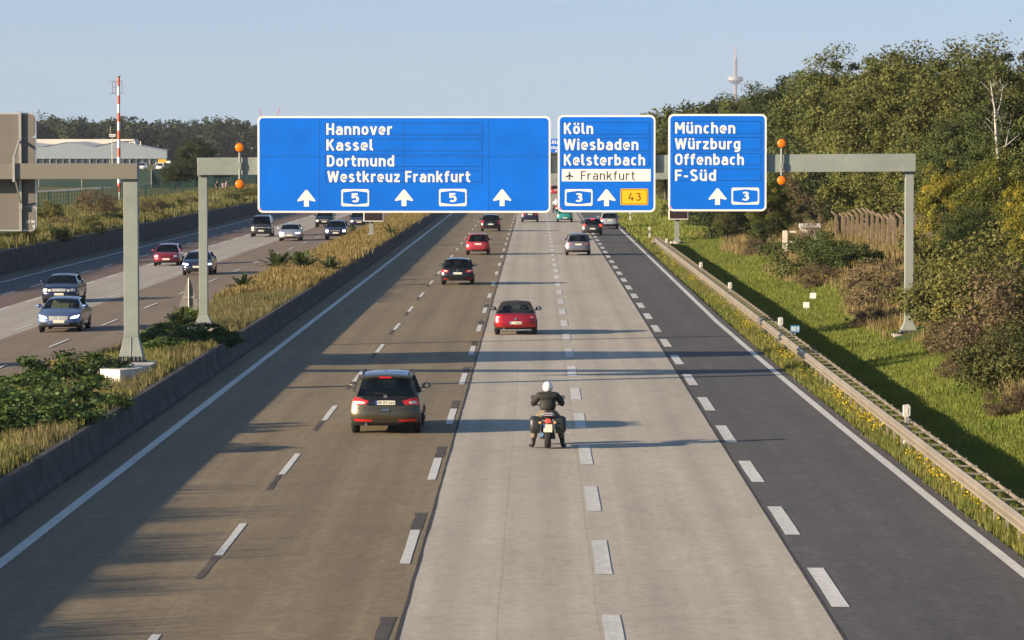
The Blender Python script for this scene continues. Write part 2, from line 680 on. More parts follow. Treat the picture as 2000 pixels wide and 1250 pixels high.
z_near = Zpix(1088)
dashes("road_marking_lane", -6.0, 0.15, row(z_near - 36, 18.0), 6.2, jit=0.006)
dashes("road_marking_ghost", -6.03, 0.13, row(z_near - 36 - 4.0, 18.0, 240), 3.9, z=0.005, m=OLDP, jit=0.02, seed=3)
z_c = Zpix(1125)
dashes("road_marking_block", 1.235, 0.30, row(z_c - 24.0, 12.03, 1100), 6.0, m=PAINT_G, jit=0.006)
z_b = Zpix(1104)
dashes("road_marking_lane", -2.43, 0.19, row(z_b - 36, 18.0, 1100), 6.3, jit=0.006)
dashes("road_marking_ghost", -2.42, 0.24, row(z_b - 36 + 6.35, 18.0, 190), 3.6, z=0.005, m=OLDP, jit=0.02, seed=8)
z_d = Zpix(1190)
dashes("road_marking_block", 5.12, 0.30, row(z_d - 24.0, 12.05, 1100), 6.0, m=PAINT_G, jit=0.006)


def solid(name, fx, w, z=0.008, y1=1500, m=PAINT):
    ys = list(range(20, 420, 6)) + [500, 700, 1000, y1]
    r = random.Random(9)
    return tag(MB().sheet([flat(fx(y) - w / 2 + r.uniform(-.008, .008), y, z) for y in ys], [flat(fx(y) + w / 2 + r.uniform(-.008, .008), y, z) for y in ys]).build(name, m), kind="structure")


solid("road_marking_edge", lambda y: -9.93, 0.24)
solid("road_marking_edge", right_edge, 0.22)
solid("road_marking_edge", lambda y: -32.2, 0.2)
dashes("road_marking_lane", -18.95, 0.13, row(Zpix(677) - 90, 18.1), 6.0, jit=0.006)
dashes("road_marking_lane", -22.4, 0.12, row(Zpix(641) - 108, 18.1), 6.0, m=PAINT_G, jit=0.006)
dashes("road_marking_lane", -26.25, 0.18, row(189.0 - 90, 12.3), 6.0, jit=0.006)
dashes("road_marking_lane", -29.15, 0.20, row(206.0 - 96, 12.3), 6.0, jit=0.006)

# ------------------------------------------------------------------ walls beside the road
WALLC = mat("weathered_wall_concrete", (0.085, 0.080, 0.075), rough=0.9, spec=0.2, var=0.45, vscale=0.9, bump=0.3, bscale=8)


def barrier():
    t = thing("median_barrier", "low weathered concrete barrier between the grassy median and the near lanes", "barrier", (-11, 60, 0))
    prof = [(-11.22, 0.0), (-11.22, 0.80), (-11.06, 0.80), (-11.02, 0.72), (-10.96, 0.30), (-10.84, 0.10), (-10.84, -0.05)]
    mb = MB()
    y = 30.0
    while y < 1400:
        L = 6.0 if y < 420 else 60.0
        y1 = y + L - 0.012
        n = len(prof)
        vs = [(x, yy, z) for yy in (y, y1) for x, z in prof]
        fs = [(i, i + 1, n + i + 1, n + i) for i in range(n - 1)] + [tuple(range(n)), tuple(range(2 * n - 1, n - 1, -1))]
        mb.add(vs, fs)
        y += L
    mb.build("barrier_wall", WALLC, t)


barrier()


def left_wall():
    t = thing("retaining_wall", "long dark concrete retaining wall below the grass bank beyond the oncoming lanes", "retaining wall", (-34.5, 150, -0.4))
    mb = MB()
    y = 60.0
    while y < 1400:
        L = 8.0 if y < 600 else 60.0
        mb.box(-34.66, -34.40, y, y + L - 0.015, -0.6, 1.0)
        y += L
    mb.build("wall_face", WALLC, t)
    mb = MB()
    mb.box(-34.70, -34.34, 60, 1400, 1.003, 1.10)
    mb.build("coping", mat("coping_concrete", (0.12, 0.11, 0.095), rough=0.9, var=0.25, vscale=0.5), t)
    kb = MB()
    kb.box(-16.16, -15.98, 40, 1200, -0.05, 0.14)
    tag(kb.build("median_kerb", mat("kerb_concrete", (0.20, 0.185, 0.165), rough=0.9, var=0.25, vscale=0.8)), kind="structure")


left_wall()

# ------------------------------------------------------------------ stroke lettering (road-sign sans)
def _sup(cx, cy, rx, ry, a0=0, a1=360, n=22, e=2.5):
    out = []
    for i in range(n + 1):
        a = rad(a0 + (a1 - a0) * i / n)
        c, s = math.cos(a), math.sin(a)
        out.append((cx + rx * math.copysign(abs(c) ** (2 / e), c), cy + ry * math.copysign(abs(s) ** (2 / e), s)))
    return out


def _cr(pts, n=6):
    out = []
    P = [pts[0]] + pts + [pts[-1]]
    for i in range(1, len(P) - 2):
        p0, p1, p2, p3 = P[i - 1:i + 3]
        for k in range(n):
            t = k / n
            out.append(tuple(0.5 * ((2 * p1[d]) + (-p0[d] + p2[d]) * t + (2 * p0[d] - 5 * p1[d] + 4 * p2[d] - p3[d]) * t * t + (-p0[d] + 3 * p1[d] - 3 * p2[d] + p3[d]) * t ** 3) for d in (0, 1)))
    out.append(pts[-1])
    return out


def glyph(ch, b):
    T, B, X = 1 - b, b, 0.74 - b
    w = 0.54
    l, r, m = b, w - b, w / 2
    bowl = _sup(m, (X + B) / 2, (r - l) / 2, (X - B) / 2)
    hump = [(l, 0)] + [(l, X - 0.2)] + _sup(m, X - 0.2, (r - l) / 2, 0.2, 180, 0, 12) + [(r, 0)]
    dots = lambda y: [[(m - .14 - b * .9, y), (m - .14 + b * .9, y)], [(m + .14 - b * .9, y), (m + .14 + b * .9, y)]]
    if ch == 'H':
        w = .62
        return [[(l, 0), (l, 1)], [(w - b, 0), (w - b, 1)], [(l, .5), (w - b, .5)]], w
    if ch == 'K':
        w = .62
        return [[(l, 0), (l, 1)], [(w - b - .01, 1), (l + .05, .44)], [(.25, .60), (w - b + .02, 0)]], w
    if ch == 'D':
        w = .60
        return [[(l, 0), (l, 1)], [(l, T), (.26, T)] + _sup(.26, .5, w - b - .26, .5 - b, 90, -90, 16) + [(l, B)]], w
    if ch == 'W':
        w = .92
        return [[(b * .8, 1), (.25, .0)], [(.25, 0), (.46, .96)], [(.46, .96), (.67, 0)], [(.67, 0), (w - b * .8, 1)]], w
    if ch == 'F':
        w = .52
        return [[(l, 0), (l, 1)], [(l, T), (w, T)], [(l, .5), (w - .05, .5)]], w
    if ch == 'M':
        w = .76
        return [[(l, 0), (l, 1)], [(w - b, 0), (w - b, 1)], [(l + b * .3, 1 - b * .4), (w / 2, .36)], [(w / 2, .36), (w - b - b * .3, 1 - b * .4)]], w
    if ch in 'O0':
        w = .62 if ch == 'O' else .56
        return [_sup(w / 2, .5, w / 2 - b, .5 - b, 0, 360, 26, 2.8)], w
    if ch == 'S':
        w = .58
        return [_cr([(w - b - .02, .84), (w / 2 + .1, T), (w / 2 - .08, T), (l + .01, .76), (w / 2 - .08, .54), (w / 2 + .08, .47), (w - b, .26), (w / 2 + .08, B), (w / 2 - .1, B), (l, .17)])], w
    if ch == 'Z':
        return [[(l * .5, T), (r + b * .6, T)], [(r, T - b), (l, B + b)], [(l * .5, B), (r + b * .6, B)]], w
    if ch == 'P':
        return [[(l, 0), (l, 1)], [(l, T), (.25, T)] + _sup(.25, .73, r - .25, .27 - b, 90, -90, 12) + [(l, .46 + b)]], w
    if ch == 'G':
        w = .6
        return [_sup(w / 2, .5, w / 2 - b, .5 - b, 40, 330, 22, 2.6) + [(w - b, .45), (w / 2, .45)]], w
    if ch == 'a':
        return [_cr([(l + .02, X - .10), (m - .06, X), (m + .06, X), (r, X - .14), (r, .3), (r, 0)], 5), [(r, .42), (.24, .42)] + _sup(.24, .245, .24 - b, .175, 90, 270, 10) + [(.3, B), (r, .17)]], w
    if ch == 'n':
        return [[(l, 0), (l, X + b)], hump[1:]], w
    if ch == 'h':
        return [[(l, 0), (l, 1)], hump[1:]], w
    if ch == 'm':
        w = .84
        r1, r2 = .42, w - b
        h1 = [(l, X - .18)] + _sup((l + r1) / 2, X - .18, (r1 - l) / 2, .18, 180, 0, 10) + [(r1, 0)]
        h2 = [(r1, X - .18)] + _sup((r1 + r2) / 2, X - .18, (r2 - r1) / 2, .18, 180, 0, 10) + [(r2, 0)]
        return [[(l, 0), (l, X + b)], h1, h2], w
    if ch in 'uü':
        g = [[(l, X + b), (l, B + .2)] + _sup(m, B + .2, (r - l) / 2, .2, 180, 360, 12), [(r, 0), (r, X + b)]]
        return (g + dots(.91) if ch == 'ü' else g), w
    if ch in 'oö':
        return ([bowl] + dots(.91) if ch == 'ö' else [bowl]), w
    if ch == 'v':
        return [[(b * .8, X + b), (m, .0)], [(m, 0), (w - b * .8, X + b)]], w
    if ch == 'e':
        return [[(l, .37), (r, .37)] + _sup(m, (X + B) / 2, (r - l) / 2, (X - B) / 2, 4, 318, 20)], w
    if ch == 'r':
        w = .38
        return [[(l, 0), (l, X + b)], _cr([(l, .5), (l + .06, X - .06), (w - .1, X), (w, X)], 5)], w
    if ch == 's':
        w = .48
        return [_cr([(w - b - .02, X - .08), (w / 2 + .05, X), (w / 2 - .06, X), (l, X - .14), (w / 2 - .04, .41), (w / 2 + .05, .35), (w - b, .22), (w / 2 + .06, B), (w / 2 - .07, B), (l - .01, .14)])], w
    if ch == 'l':
        w = .27
        return [[(l, 1), (l, .24), (l + .03, B + .04), (w - .08, B), (w, B)]], w
    if ch == 'i':
        w = 2 * b
        return [[(l, 0), (l, X + b)], [(l, .84), (l, 1)]], w
    if ch == 't':
        w = .38
        return [[(.15, .95), (.15, .26), (.18, B + .05), (.25, B), (w, B)], [(0, X), (w, X)]], w
    if ch == 'f':
        w = .38
        return [[(.15, 0), (.15, T - .17), (.18, T - .05), (.26, T), (w, T)], [(0, X), (w - .02, X)]], w
    if ch == 'd':
        return [[(r, 0), (r, 1)], bowl], w
    if ch == 'b':
        return [[(l, 0), (l, 1)], bowl], w
    if ch == 'c':
        w = .48
        return [_sup(w / 2 + .02, (X + B) / 2, w / 2 - b + .01, (X - B) / 2, 48, 312, 18)], w
    if ch == 'g':
        return [bowl, _cr([(r, X + b), (r, .2), (r, -.02), (m + .05, -.15), (m - .08, -.15), (l + .01, -.1)], 5)], w
    if ch == 'k':
        w = .54
        return [[(l, 0), (l, 1)], [(w - b - .01, X + b), (l + .05, .32)], [(.22, .46), (w - b + .02, 0)]], w
    if ch == 'z':
        w = .48
        return [[(.02, X), (w - .02, X)], [(w - b, X - b * .6), (b, B + b * .6)], [(.02, B), (w - .01, B)]], w
    if ch == '-':
        w = .34
        return [[(.02, .4), (w - .02, .4)]], w
    if ch == ',':
        w = 2 * b
        return [[(l, .15), (l, -.1)]], w
    if ch == '5':
        return [[(r + .02, T), (l, T)], [(l + .01, 1), (l + .01, .44)], _cr([(l + .01, .52), (l + .12, .61), (m + .07, .61), (r, .46), (r, .22), (m + .09, B), (m - .08, B), (l - .02, .15)], 5)], w
    if ch == '3':
        return [_cr([(l, .86), (m - .05, T), (m + .08, T), (r - .02, .78), (m + .07, .55), (m - .05, .54)], 5), _cr([(m, .54), (r - .02, .47), (r, .28), (m + .08, B), (m - .07, B), (l - .02, .17)], 5)], w
    if ch == '4':
        return [[(m + .04, 1), (l, .30)], [(l - .03, .27), (r + .08, .27)], [(r - .08, .50), (r - .08, 0)]], w
    if ch == '8':
        return [_sup(m, .74, .19, .26 - b, 0, 360, 18), _sup(m, .28, .21, .28 - b, 0, 360, 18)], w
    if ch == '1':
        w = .34
        return [[(w - b, 0), (w - b, 1)], [(w - b, 1 - b), (.02, .76)]], w
    return [], .3


def ribbon(mb, pl, b, y):
    """flat stroke of half width b in the xz plane, facing -y"""
    n = len(pl)
    closed = n > 3 and abs(pl[0][0] - pl[-1][0]) < 1e-4 and abs(pl[0][1] - pl[-1][1]) < 1e-4
    P = [Vector((p[0], p[1])) for p in pl]
    L, R = [], []
    for i in range(n):
        if closed:
            a, c = P[(i - 1) % (n - 1)], P[(i + 1) % (n - 1)]
            d1, d2 = (P[i] - a), (c - P[i])
        else:
            d1 = P[i] - P[i - 1] if i > 0 else P[1] - P[0]
            d2 = P[i + 1] - P[i] if i < n - 1 else P[-1] - P[-2]
        if d1.length < 1e-6:
            d1 = d2
        if d2.length < 1e-6:
            d2 = d1
        d1, d2 = d1.normalized(), d2.normalized()
        t = (d1 + d2)
        t = t.normalized() if t.length > 1e-6 else d1
        nn = Vector((-t.y, t.x))
        kf = 1.0 / max(0.5, nn.dot(Vector((-d1.y, d1.x))))
        L.append(P[i] + nn * b * kf)
        R.append(P[i] - nn * b * kf)
    mb.sheet([(p.x, y, p.y) for p in R], [(p.x, y, p.y) for p in L])


def lettering(mb, text, x0, x1, z0, z1, y, b=0.085, gap=0.13):
    """text filling x0..x1 (cap height z0..z1) at depth y, facing -y"""
    adv, gl = 0.0, []
    for ch in text:
        if ch == ' ':
            adv += 0.30
            continue
        g, w = glyph(ch, b)
        gl.append((g, adv))
        adv += w + gap
    adv -= gap
    sx = (x1 - x0) / adv
    sz = z1 - z0
    k = 0
    for g, a in gl:
        for j, pl in enumerate(g):
            tmp = MB()
            ribbon(tmp, pl, b, 0)
            mb.add([(x0 + (p[0] + a) * sx, y - 0.0012 * j, z0 + p[2] * sz) for p in tmp.v], tmp.f)
    return mb


def rrect(x0, x1, z0, z1, r, n=5):
    out = []
    for cx, cz, a0 in ((x1 - r, z1 - r, 0), (x0 + r, z1 - r, 90), (x0 + r, z0 + r, 180), (x1 - r, z0 + r, 270)):
        for i in range(n + 1):
            a = rad(a0 + 90 * i / n)
            out.append((cx + r * math.cos(a), cz + r * math.sin(a)))
    return out


def flatpoly(mb, poly, y):
    return mb.add([(x, y, z) for x, z in poly], [tuple(range(len(poly)))])


def outline(mb, x0, x1, z0, z1, w, y):
    for a, b_, c, d in ((x0, x1, z0, z0 + w), (x0, x1, z1 - w, z1), (x0, x0 + w, z0 + w, z1 - w), (x1 - w, x1, z0 + w, z1 - w)):
        mb.add([(a, y, c), (b_, y, c), (b_, y, d), (a, y, d)], [(0, 1, 2, 3)])


STEEL = mat("grey_green_painted_steel", (0.245, 0.275, 0.250), rough=0.55, spec=0.4, var=0.14, vscale=1.2)
STEEL2 = mat("grey_brown_painted_steel", (0.185, 0.175, 0.145), rough=0.55, spec=0.4, var=0.07, vscale=1.2)
GALV = mat("galvanised_steel", (0.42, 0.41, 0.38), rough=0.45, metal=0.4, var=0.12, vscale=2.0)
S_BLUE = mat("reflective_blue_sheeting", (0.001, 0.150, 0.70), rough=0.5, spec=0.3, var=0.13, vscale=0.55)  # soft lighter and darker patches in the blue stand in for uneven sheen
S_BLUE_D = mat("panel_joint_blue", (0.002, 0.05, 0.22), rough=0.6)
S_WHITE = mat("reflective_white_sheeting", (0.80, 0.79, 0.76), rough=0.5, spec=0.3)
S_YEL = mat("reflective_yellow_sheeting", (0.85, 0.50, 0.01), rough=0.5)
S_BLACK = mat("sign_black", (0.03, 0.03, 0.035), rough=0.6)
S_BROWN = mat("sign_brown_line", (0.22, 0.09, 0.01), rough=0.6)
BOLT = mat("dark_bolts", (0.03, 0.03, 0.035), rough=0.5, metal=0.5)
CONC = mat("footing_concrete", (0.40, 0.37, 0.32), rough=0.9, var=0.15, vscale=2.0, bump=0.3, bscale=10)

# ------------------------------------------------------------------ main sign gantry
GZ = 148.0
GS = F / GZ      # photo pixels per metre at the gantry
TILT = 0.0052    # the gantry follows the fall of the road


def gx(px):
    return (px - VX) / GS


def gz(py):
    return CAMH - (py - VY) / GS


def gantry_tilt(z, x):
    return z


def main_gantry():
    xl, xr = gx(387), gx(1786)
    t = thing("sign_gantry", "grey green steel sign gantry spanning all the near lanes, carrying three blue signs", "gantry", (gx(397), GZ, land(gx(397), GZ)))
    # beam, sloping up slightly to the right
    zl0, zl1 = gz(342), gz(308)
    zr0, zr1 = gz(335), gz(300)
    d = 0.35
    vs = [(xl, GZ - d, zl0), (xr, GZ - d, zr0), (xr, GZ + d, zr0), (xl, GZ + d, zl0), (xl, GZ - d, zl1), (xr, GZ - d, zr1), (xr, GZ + d, zr1), (xl, GZ + d, zl1)]
    MB().add(vs, [(0, 3, 2, 1), (4, 5, 6, 7), (0, 1, 5, 4), (1, 2, 6, 5), (2, 3, 7, 6), (3, 0, 4, 7)]).build("beam", STEEL, t, bevel=0.015)
    for px, zb, zt in ((397, land(gx(397), GZ) + 0.28, zl0), (1775, 0.55, zr0)):
        x = gx(px)
        mb = MB()
        mb.box(x - 0.165, x + 0.165, GZ - 0.16, GZ + 0.16, zb + 0.45, zt - 0.05)
        mb.frustum(x, GZ, zb + 0.05, zb + 0.449, 0.34, 0.30, 0.166, 0.161)
        mb.box(x - 0.20, x + 0.20, GZ - 0.24, GZ + 0.24, zt - 0.049, zt - 0.002)
        p = mb.build("post", STEEL, t, bevel=0.012)
        mb = MB()
        mb.box(x - 0.40, x + 0.40, GZ - 0.36, GZ + 0.36, zb - 0.02, zb + 0.03)
        for i in range(6):
            bx = x - 0.33 + i * 0.132
            mb.tube([(bx, GZ - 0.33, zb + 0.03), (bx, GZ - 0.33, zb + 0.15)], 0.028, 6)
            mb.tube([(bx, GZ + 0.33, zb + 0.03), (bx, GZ + 0.33, zb + 0.15)], 0.028, 6)
        q = mb.build("base_plate", BOLT, t)
        lo = land(x, GZ) - 0.3
        MB().box(x - 0.62, x + 0.58, GZ - 0.6, GZ + 0.6, lo, zb - 0.02).build("footing", CONC, t, bevel=0.03)


main_gantry()


def arrow_poly(cx, z0, z1, w):
    h = z1 - z0
    sw = w * 0.135
    return [(cx - sw, z0), (cx + sw, z0), (cx + sw, z0 + h * .40), (cx + sw + .03 * w, z0 + h * .37), (cx + w * .46, z0 + h * .30), (cx + w * .5, z0 + h * .36), (cx + w * .06, z0 + h * .97), (cx, z1),
            (cx - w * .06, z0 + h * .97), (cx - w * .5, z0 + h * .36), (cx - w * .46, z0 + h * .30), (cx - sw - .03 * w, z0 + h * .37), (cx - sw, z0 + h * .40)]


def direction_sign(px0, py0, px1, py1, label, lines, arrows, shields, rects, panel=None, yellow=None, joints=()):
    x0, x1, z0, z1 = gx(px0), gx(px1), gz(py1), gz(py0)
    yb, yf = GZ - 0.42, GZ - 0.50
    t = thing("direction_sign", label, "road sign", ((x0 + x1) / 2, GZ - 0.4, z0), group="blue direction signs on the near gantry")
    MB().prism_y(rrect(x0, x1, z0, z1, 0.20), yf, yb).build("sign_border", S_WHITE, t)
    mb = MB()
    w = 0.075
    mb.prism_y(rrect(x0 + w, x1 - w, z0 + w, z1 - w, 0.15), yf - 0.004, yf - 0.0005)
    mb.build("sign_face", S_BLUE, t)
    mb = MB()
    for j in joints:
        if j[0] == 'v':
            flatpoly(mb, [(gx(j[1]) - .008, z0 + w), (gx(j[1]) + .008, z0 + w), (gx(j[1]) + .008, z1 - w), (gx(j[1]) - .008, z1 - w)], yf - 0.005)
        else:
            flatpoly(mb, [(x0 + w, gz(j[1]) - .007), (x1 - w, gz(j[1]) - .007), (x1 - w, gz(j[1]) + .007), (x0 + w, gz(j[1]) + .007)], yf - 0.005)
    for a, b_, c, d in rects:
        outline(mb, gx(a), gx(c), gz(d), gz(b_), 0.022, yf - 0.007)
    mb.build("panel_joint", S_BLUE_D, t)
    for (txt, a, b_, c, d) in lines:
        mb = MB()
        lettering(mb, txt, gx(a), gx(c), gz(d), gz(b_), yf - 0.011, b=0.088)
        mb.build("lettering", S_WHITE, t)
    for (cx, a, b_, wd) in arrows:
        mb = MB()
        flatpoly(mb, arrow_poly(gx(cx), gz(b_), gz(a), wd / GS), yf - 0.011)
        mb.build("arrow", S_WHITE, t)
    for (a, b_, c, d, num) in shields:
        X0, X1, Z0, Z1 = gx(a), gx(c), gz(d), gz(b_)
        mb = MB()
        flatpoly(mb, rrect(X0, X1, Z0, Z1, 0.07), yf - 0.009)
        s = mb.build("route_shield", S_WHITE, t)
        mb = MB()
        m = (X0 + X1) / 2
        H = Z1 - Z0
        i = 0.062
        flatpoly(mb, [(X0 + i, Z0 + H * .22), (X0 + i + .03, Z0 + H * .18), (m, Z0 + H * .10), (X1 - i - .03, Z0 + H * .18), (X1 - i, Z0 + H * .22), (X1 - i, Z1 - H * .22), (X1 - i - .03, Z1 - H * .18), (m, Z1 - H * .10), (X0 + i + .03, Z1 - H * .18), (X0 + i, Z1 - H * .22)], yf - 0.012)
        mb.build("shield_field", S_BLUE, s)
        mb = MB()
        hw = 0.14
        lettering(mb, num, m - hw, m + hw, Z0 + H * .24, Z1 - H * .24, yf - 0.016, b=0.10)
        mb.build("route_number", S_WHITE, s)
    if panel:
        a, b_, c, d = panel
        mb = MB()
        flatpoly(mb, [(gx(a), gz(d)), (gx(c), gz(d)), (gx(c), gz(b_)), (gx(a), gz(b_))], yf - 0.010)
        s = mb.build("white_panel", S_WHITE, t)
        mb = MB()
        lettering(mb, "Frankfurt", gx(1134), gx(1239), gz(351), gz(334), yf - 0.014, b=0.055, gap=0.2)
        mb.build("lettering", S_BLACK, s)
        # aeroplane symbol, nose up
        cx, cz, u = gx(1112), gz(343), 0.0183
        half = [(0, 9), (.9, 8.2), (1.2, 6.5), (1.2, 2.6), (8.6, -2.4), (8.6, -4.2), (1.2, -1.6), (1.0, -5.4), (3.2, -7.2), (3.2, -8.4), (0, -7.4)]
        poly = [(cx + x * u, cz + z * u) for x, z in half] + [(cx - x * u, cz + z * u) for x, z in half[-2:0:-1]]
        mb = MB()
        flatpoly(mb, poly[::-1], yf - 0.014)
        mb.build("aeroplane_symbol", S_BLACK, s)
    if yellow:
        a, b_, c, d, num = yellow
        X0, X1, Z0, Z1 = gx(a), gx(c), gz(d), gz(b_)
        mb = MB()
        flatpoly(mb, rrect(X0, X1, Z0, Z1, 0.07), yf - 0.009)
        s = mb.build("yellow_route_plate", S_YEL, t)
        mb = MB()
        o, i = rrect(X0 + .03, X1 - .03, Z0 + .03, Z1 - .03, 0.06), rrect(X0 + .055, X1 - .055, Z0 + .055, Z1 - .055, 0.05)
        n = len(o)
        mb.add([(x, yf - .012, z) for x, z in o + i], [(k, (k + 1) % n, n + (k + 1) % n, n + k) for k in range(n)])
        mb.build("plate_line", S_BROWN, s)
        mb = MB()
        lettering(mb, num, X0 + .30, X1 - .29, Z0 + .17, Z1 - .16, yf - .013, b=0.062, gap=0.2)
        mb.build("route_number", S_BROWN, s)
    # struts behind
    n = max(2, int((x1 - x0) / 2.2))
    for i in range(n):
        x = x0 + (x1 - x0) * (i + .5) / n
        MB().box(x - .05, x + .05, GZ - 0.419, GZ - 0.352, z0 + .15, z1 - .15).build("mounting_rail", STEEL2, t)
    mb = MB()
    flatpoly(mb, [(x0 + .10 + .045 * math.cos(a / 8 * 6.283), z0 + .14 + .045 * math.sin(a / 8 * 6.283)) for a in range(8)], yf - .009)
    mb.build("sticker", mat("pink_sticker", (0.75, 0.18, 0.35)), t)
    return t


direction_sign(505, 227, 1075, 415, "widest blue sign on the gantry, listing Hannover, Kassel, Dortmund and Westkreuz Frankfurt",
               [("Hannover", 639, 241, 767, 263.5), ("Kassel", 639, 272, 730, 294), ("Dortmund", 640, 303, 771, 325), ("Westkreuz Frankfurt", 641, 333.5, 919, 355.5)],
               [(600, 370, 403, 36), (790, 369.5, 402, 36), (981, 369, 402, 36)],
               [(668, 369, 722, 402.5, "5"), (858, 368.5, 912, 402, "5")],
               [(637, 240, 943, 264), (637, 271, 943, 295), (637, 302, 943, 325.5), (637, 332.5, 943, 356)],
               joints=(('h', 306), ('v', 626), ('v', 955), ('v', 790)))
direction_sign(1089, 225, 1279, 414, "middle blue sign on the gantry, listing Köln, Wiesbaden, Kelsterbach and Frankfurt airport",
               [("Köln", 1101, 240, 1158, 262), ("Wiesbaden", 1101, 271, 1246, 293), ("Kelsterbach", 1101, 301, 1259, 323)],
               [(1184, 369, 402, 36)], [(1103, 369, 1157, 401.5, "3")],
               [(1097, 239, 1268, 263), (1097, 269.5, 1268, 293.5), (1097, 300, 1268, 324)], panel=(1097, 330, 1270, 354), yellow=(1211, 368, 1265, 400, "43"), joints=(('h', 296),))
direction_sign(1304, 223, 1495, 412, "right blue sign on the near gantry, listing München, Würzburg, Offenbach and F-Süd",
               [("München", 1317, 239, 1434, 261), ("Würzburg", 1317, 270, 1444, 291.5), ("Offenbach", 1317, 300, 1451, 322), ("F-Süd", 1317, 331, 1397, 353)],
               [(1400, 367, 399.5, 36)], [(1427, 366, 1481, 399, "3")],
               [(1314, 237, 1485, 261.5), (1314, 268, 1485, 292), (1314, 299, 1485, 322.5), (1314, 329.5, 1485, 353)], joints=(('h', 295),))

AMBER = mat("amber_lens", (0.62, 0.15, 0.004), rough=0.25, emit=(1.0, 0.22, 0.0), estr=0.10)


def warning_lamps(px, pya, pyb, label):
    x = gx(px)
    y = GZ - 0.46
    t = thing("warning_light", label, "warning light", (x, y, gz(pyb)), group="amber warning lamps on the near gantry")
    mb = MB()
    mb.tube([(x, y + .02, gz(pyb)), (x, y + .02, gz(pya))], 0.045, 8)
    mb.box(x - .06, x + .06, y - .02, y + .108, gz(330), gz(318))
    mb.build("bracket_pole", STEEL, t)
    for py in (pya, pyb):
        mb = MB()
        mb.lathe((x, y, gz(py)), [(0.15, 0.12), (0.192, 0.05), (0.192, -0.035), (0.175, -0.036)], 24, 'y')
        h = mb.build("lamp_housing", S_BLACK, t, smooth=40)
        mb = MB()
        mb.lathe((x, y, gz(py)), [(0.168, -0.030), (0.165, -0.055), (0.13, -0.085), (0.05, -0.10), (0.01, -0.102)], 24, 'y')
        mb.build("amber_lens", AMBER, h, smooth=50)


warning_lamps(470, 288, 359, "pair of round amber lamps on a pole left of the widest blue sign")
warning_lamps(1524.5, 280, 352, "pair of round amber lamps on a pole right of the München sign")


# ------------------------------------------------------------------ nearer gantry over the oncoming lanes (seen from behind)
NZ = 121.0
NS = F / NZ


def nx(px):
    return (px - VX) / NS


def nz(py):
    return CAMH - (py - VY) / NS


def near_gantry():
    xp = nx(256)
    zg = land(xp, NZ)
    t = thing("sign_gantry", "grey brown steel gantry over the oncoming lanes, its bolted post standing in the median", "gantry", (xp, NZ, zg))
    MB().box(-36.5, nx(271), NZ - .35, NZ + .35, nz(350), nz(319)).build("beam", STEEL2, t, bevel=0.015)
    zb = nz(706)
    mb = MB()
    mb.box(xp - .225, xp + .225, NZ - .20, NZ + .20, zb + .78, nz(350) - .05)
    mb.box(xp - .27, xp + .22, NZ - .26, NZ + .26, nz(350) - .049, nz(350) - .002)
    mb.frustum(xp, NZ, zb + .06, zb + .779, .40, .34, .226, .201)
    mb.bar((xp, NZ - .345, zb + .06), (xp, NZ - .215, zb + .77), .02, .02)
    mb.build("post", STEEL, t, bevel=0.012)
    mb = MB()
    mb.box(xp - .43, xp + .43, NZ - .38, NZ + .38, zb - .02, zb + .03)
    for i in range(7):
        bx = xp - .37 + i * .123
        mb.tube([(bx, NZ - .36, zb + .03), (bx, NZ - .36, zb + .17)], .034, 6)
    mb.build("base_plate", BOLT, t)
    mb = MB()
    poly = [(xp - .86, -2.2), (xp - .55, -3.9), (xp + .1, -4.4), (xp + .55, -3.6), (xp + .78, -1.6), (xp + .75, .5), (xp - .8, .5)]
    n = len(poly)
    mb.add([(x, NZ + y, zg - .3) for x, y in poly] + [(x, NZ + y, zb - .02) for x, y in poly], [tuple(range(n - 1, -1, -1)), tuple(range(n, 2 * n))] + [(i, (i + 1) % n, (i + 1) % n + n, i + n) for i in range(n)])
    mb.build("footing", mat("pale_footing_concrete", (0.60, 0.57, 0.52), rough=0.85, var=0.1, vscale=2), t)
    # second post beyond the oncoming lanes, out of the picture
    MB().box(-36.2, -35.8, NZ - .2, NZ + .2, .9, nz(350)).build("post", STEEL, t)


near_gantry()


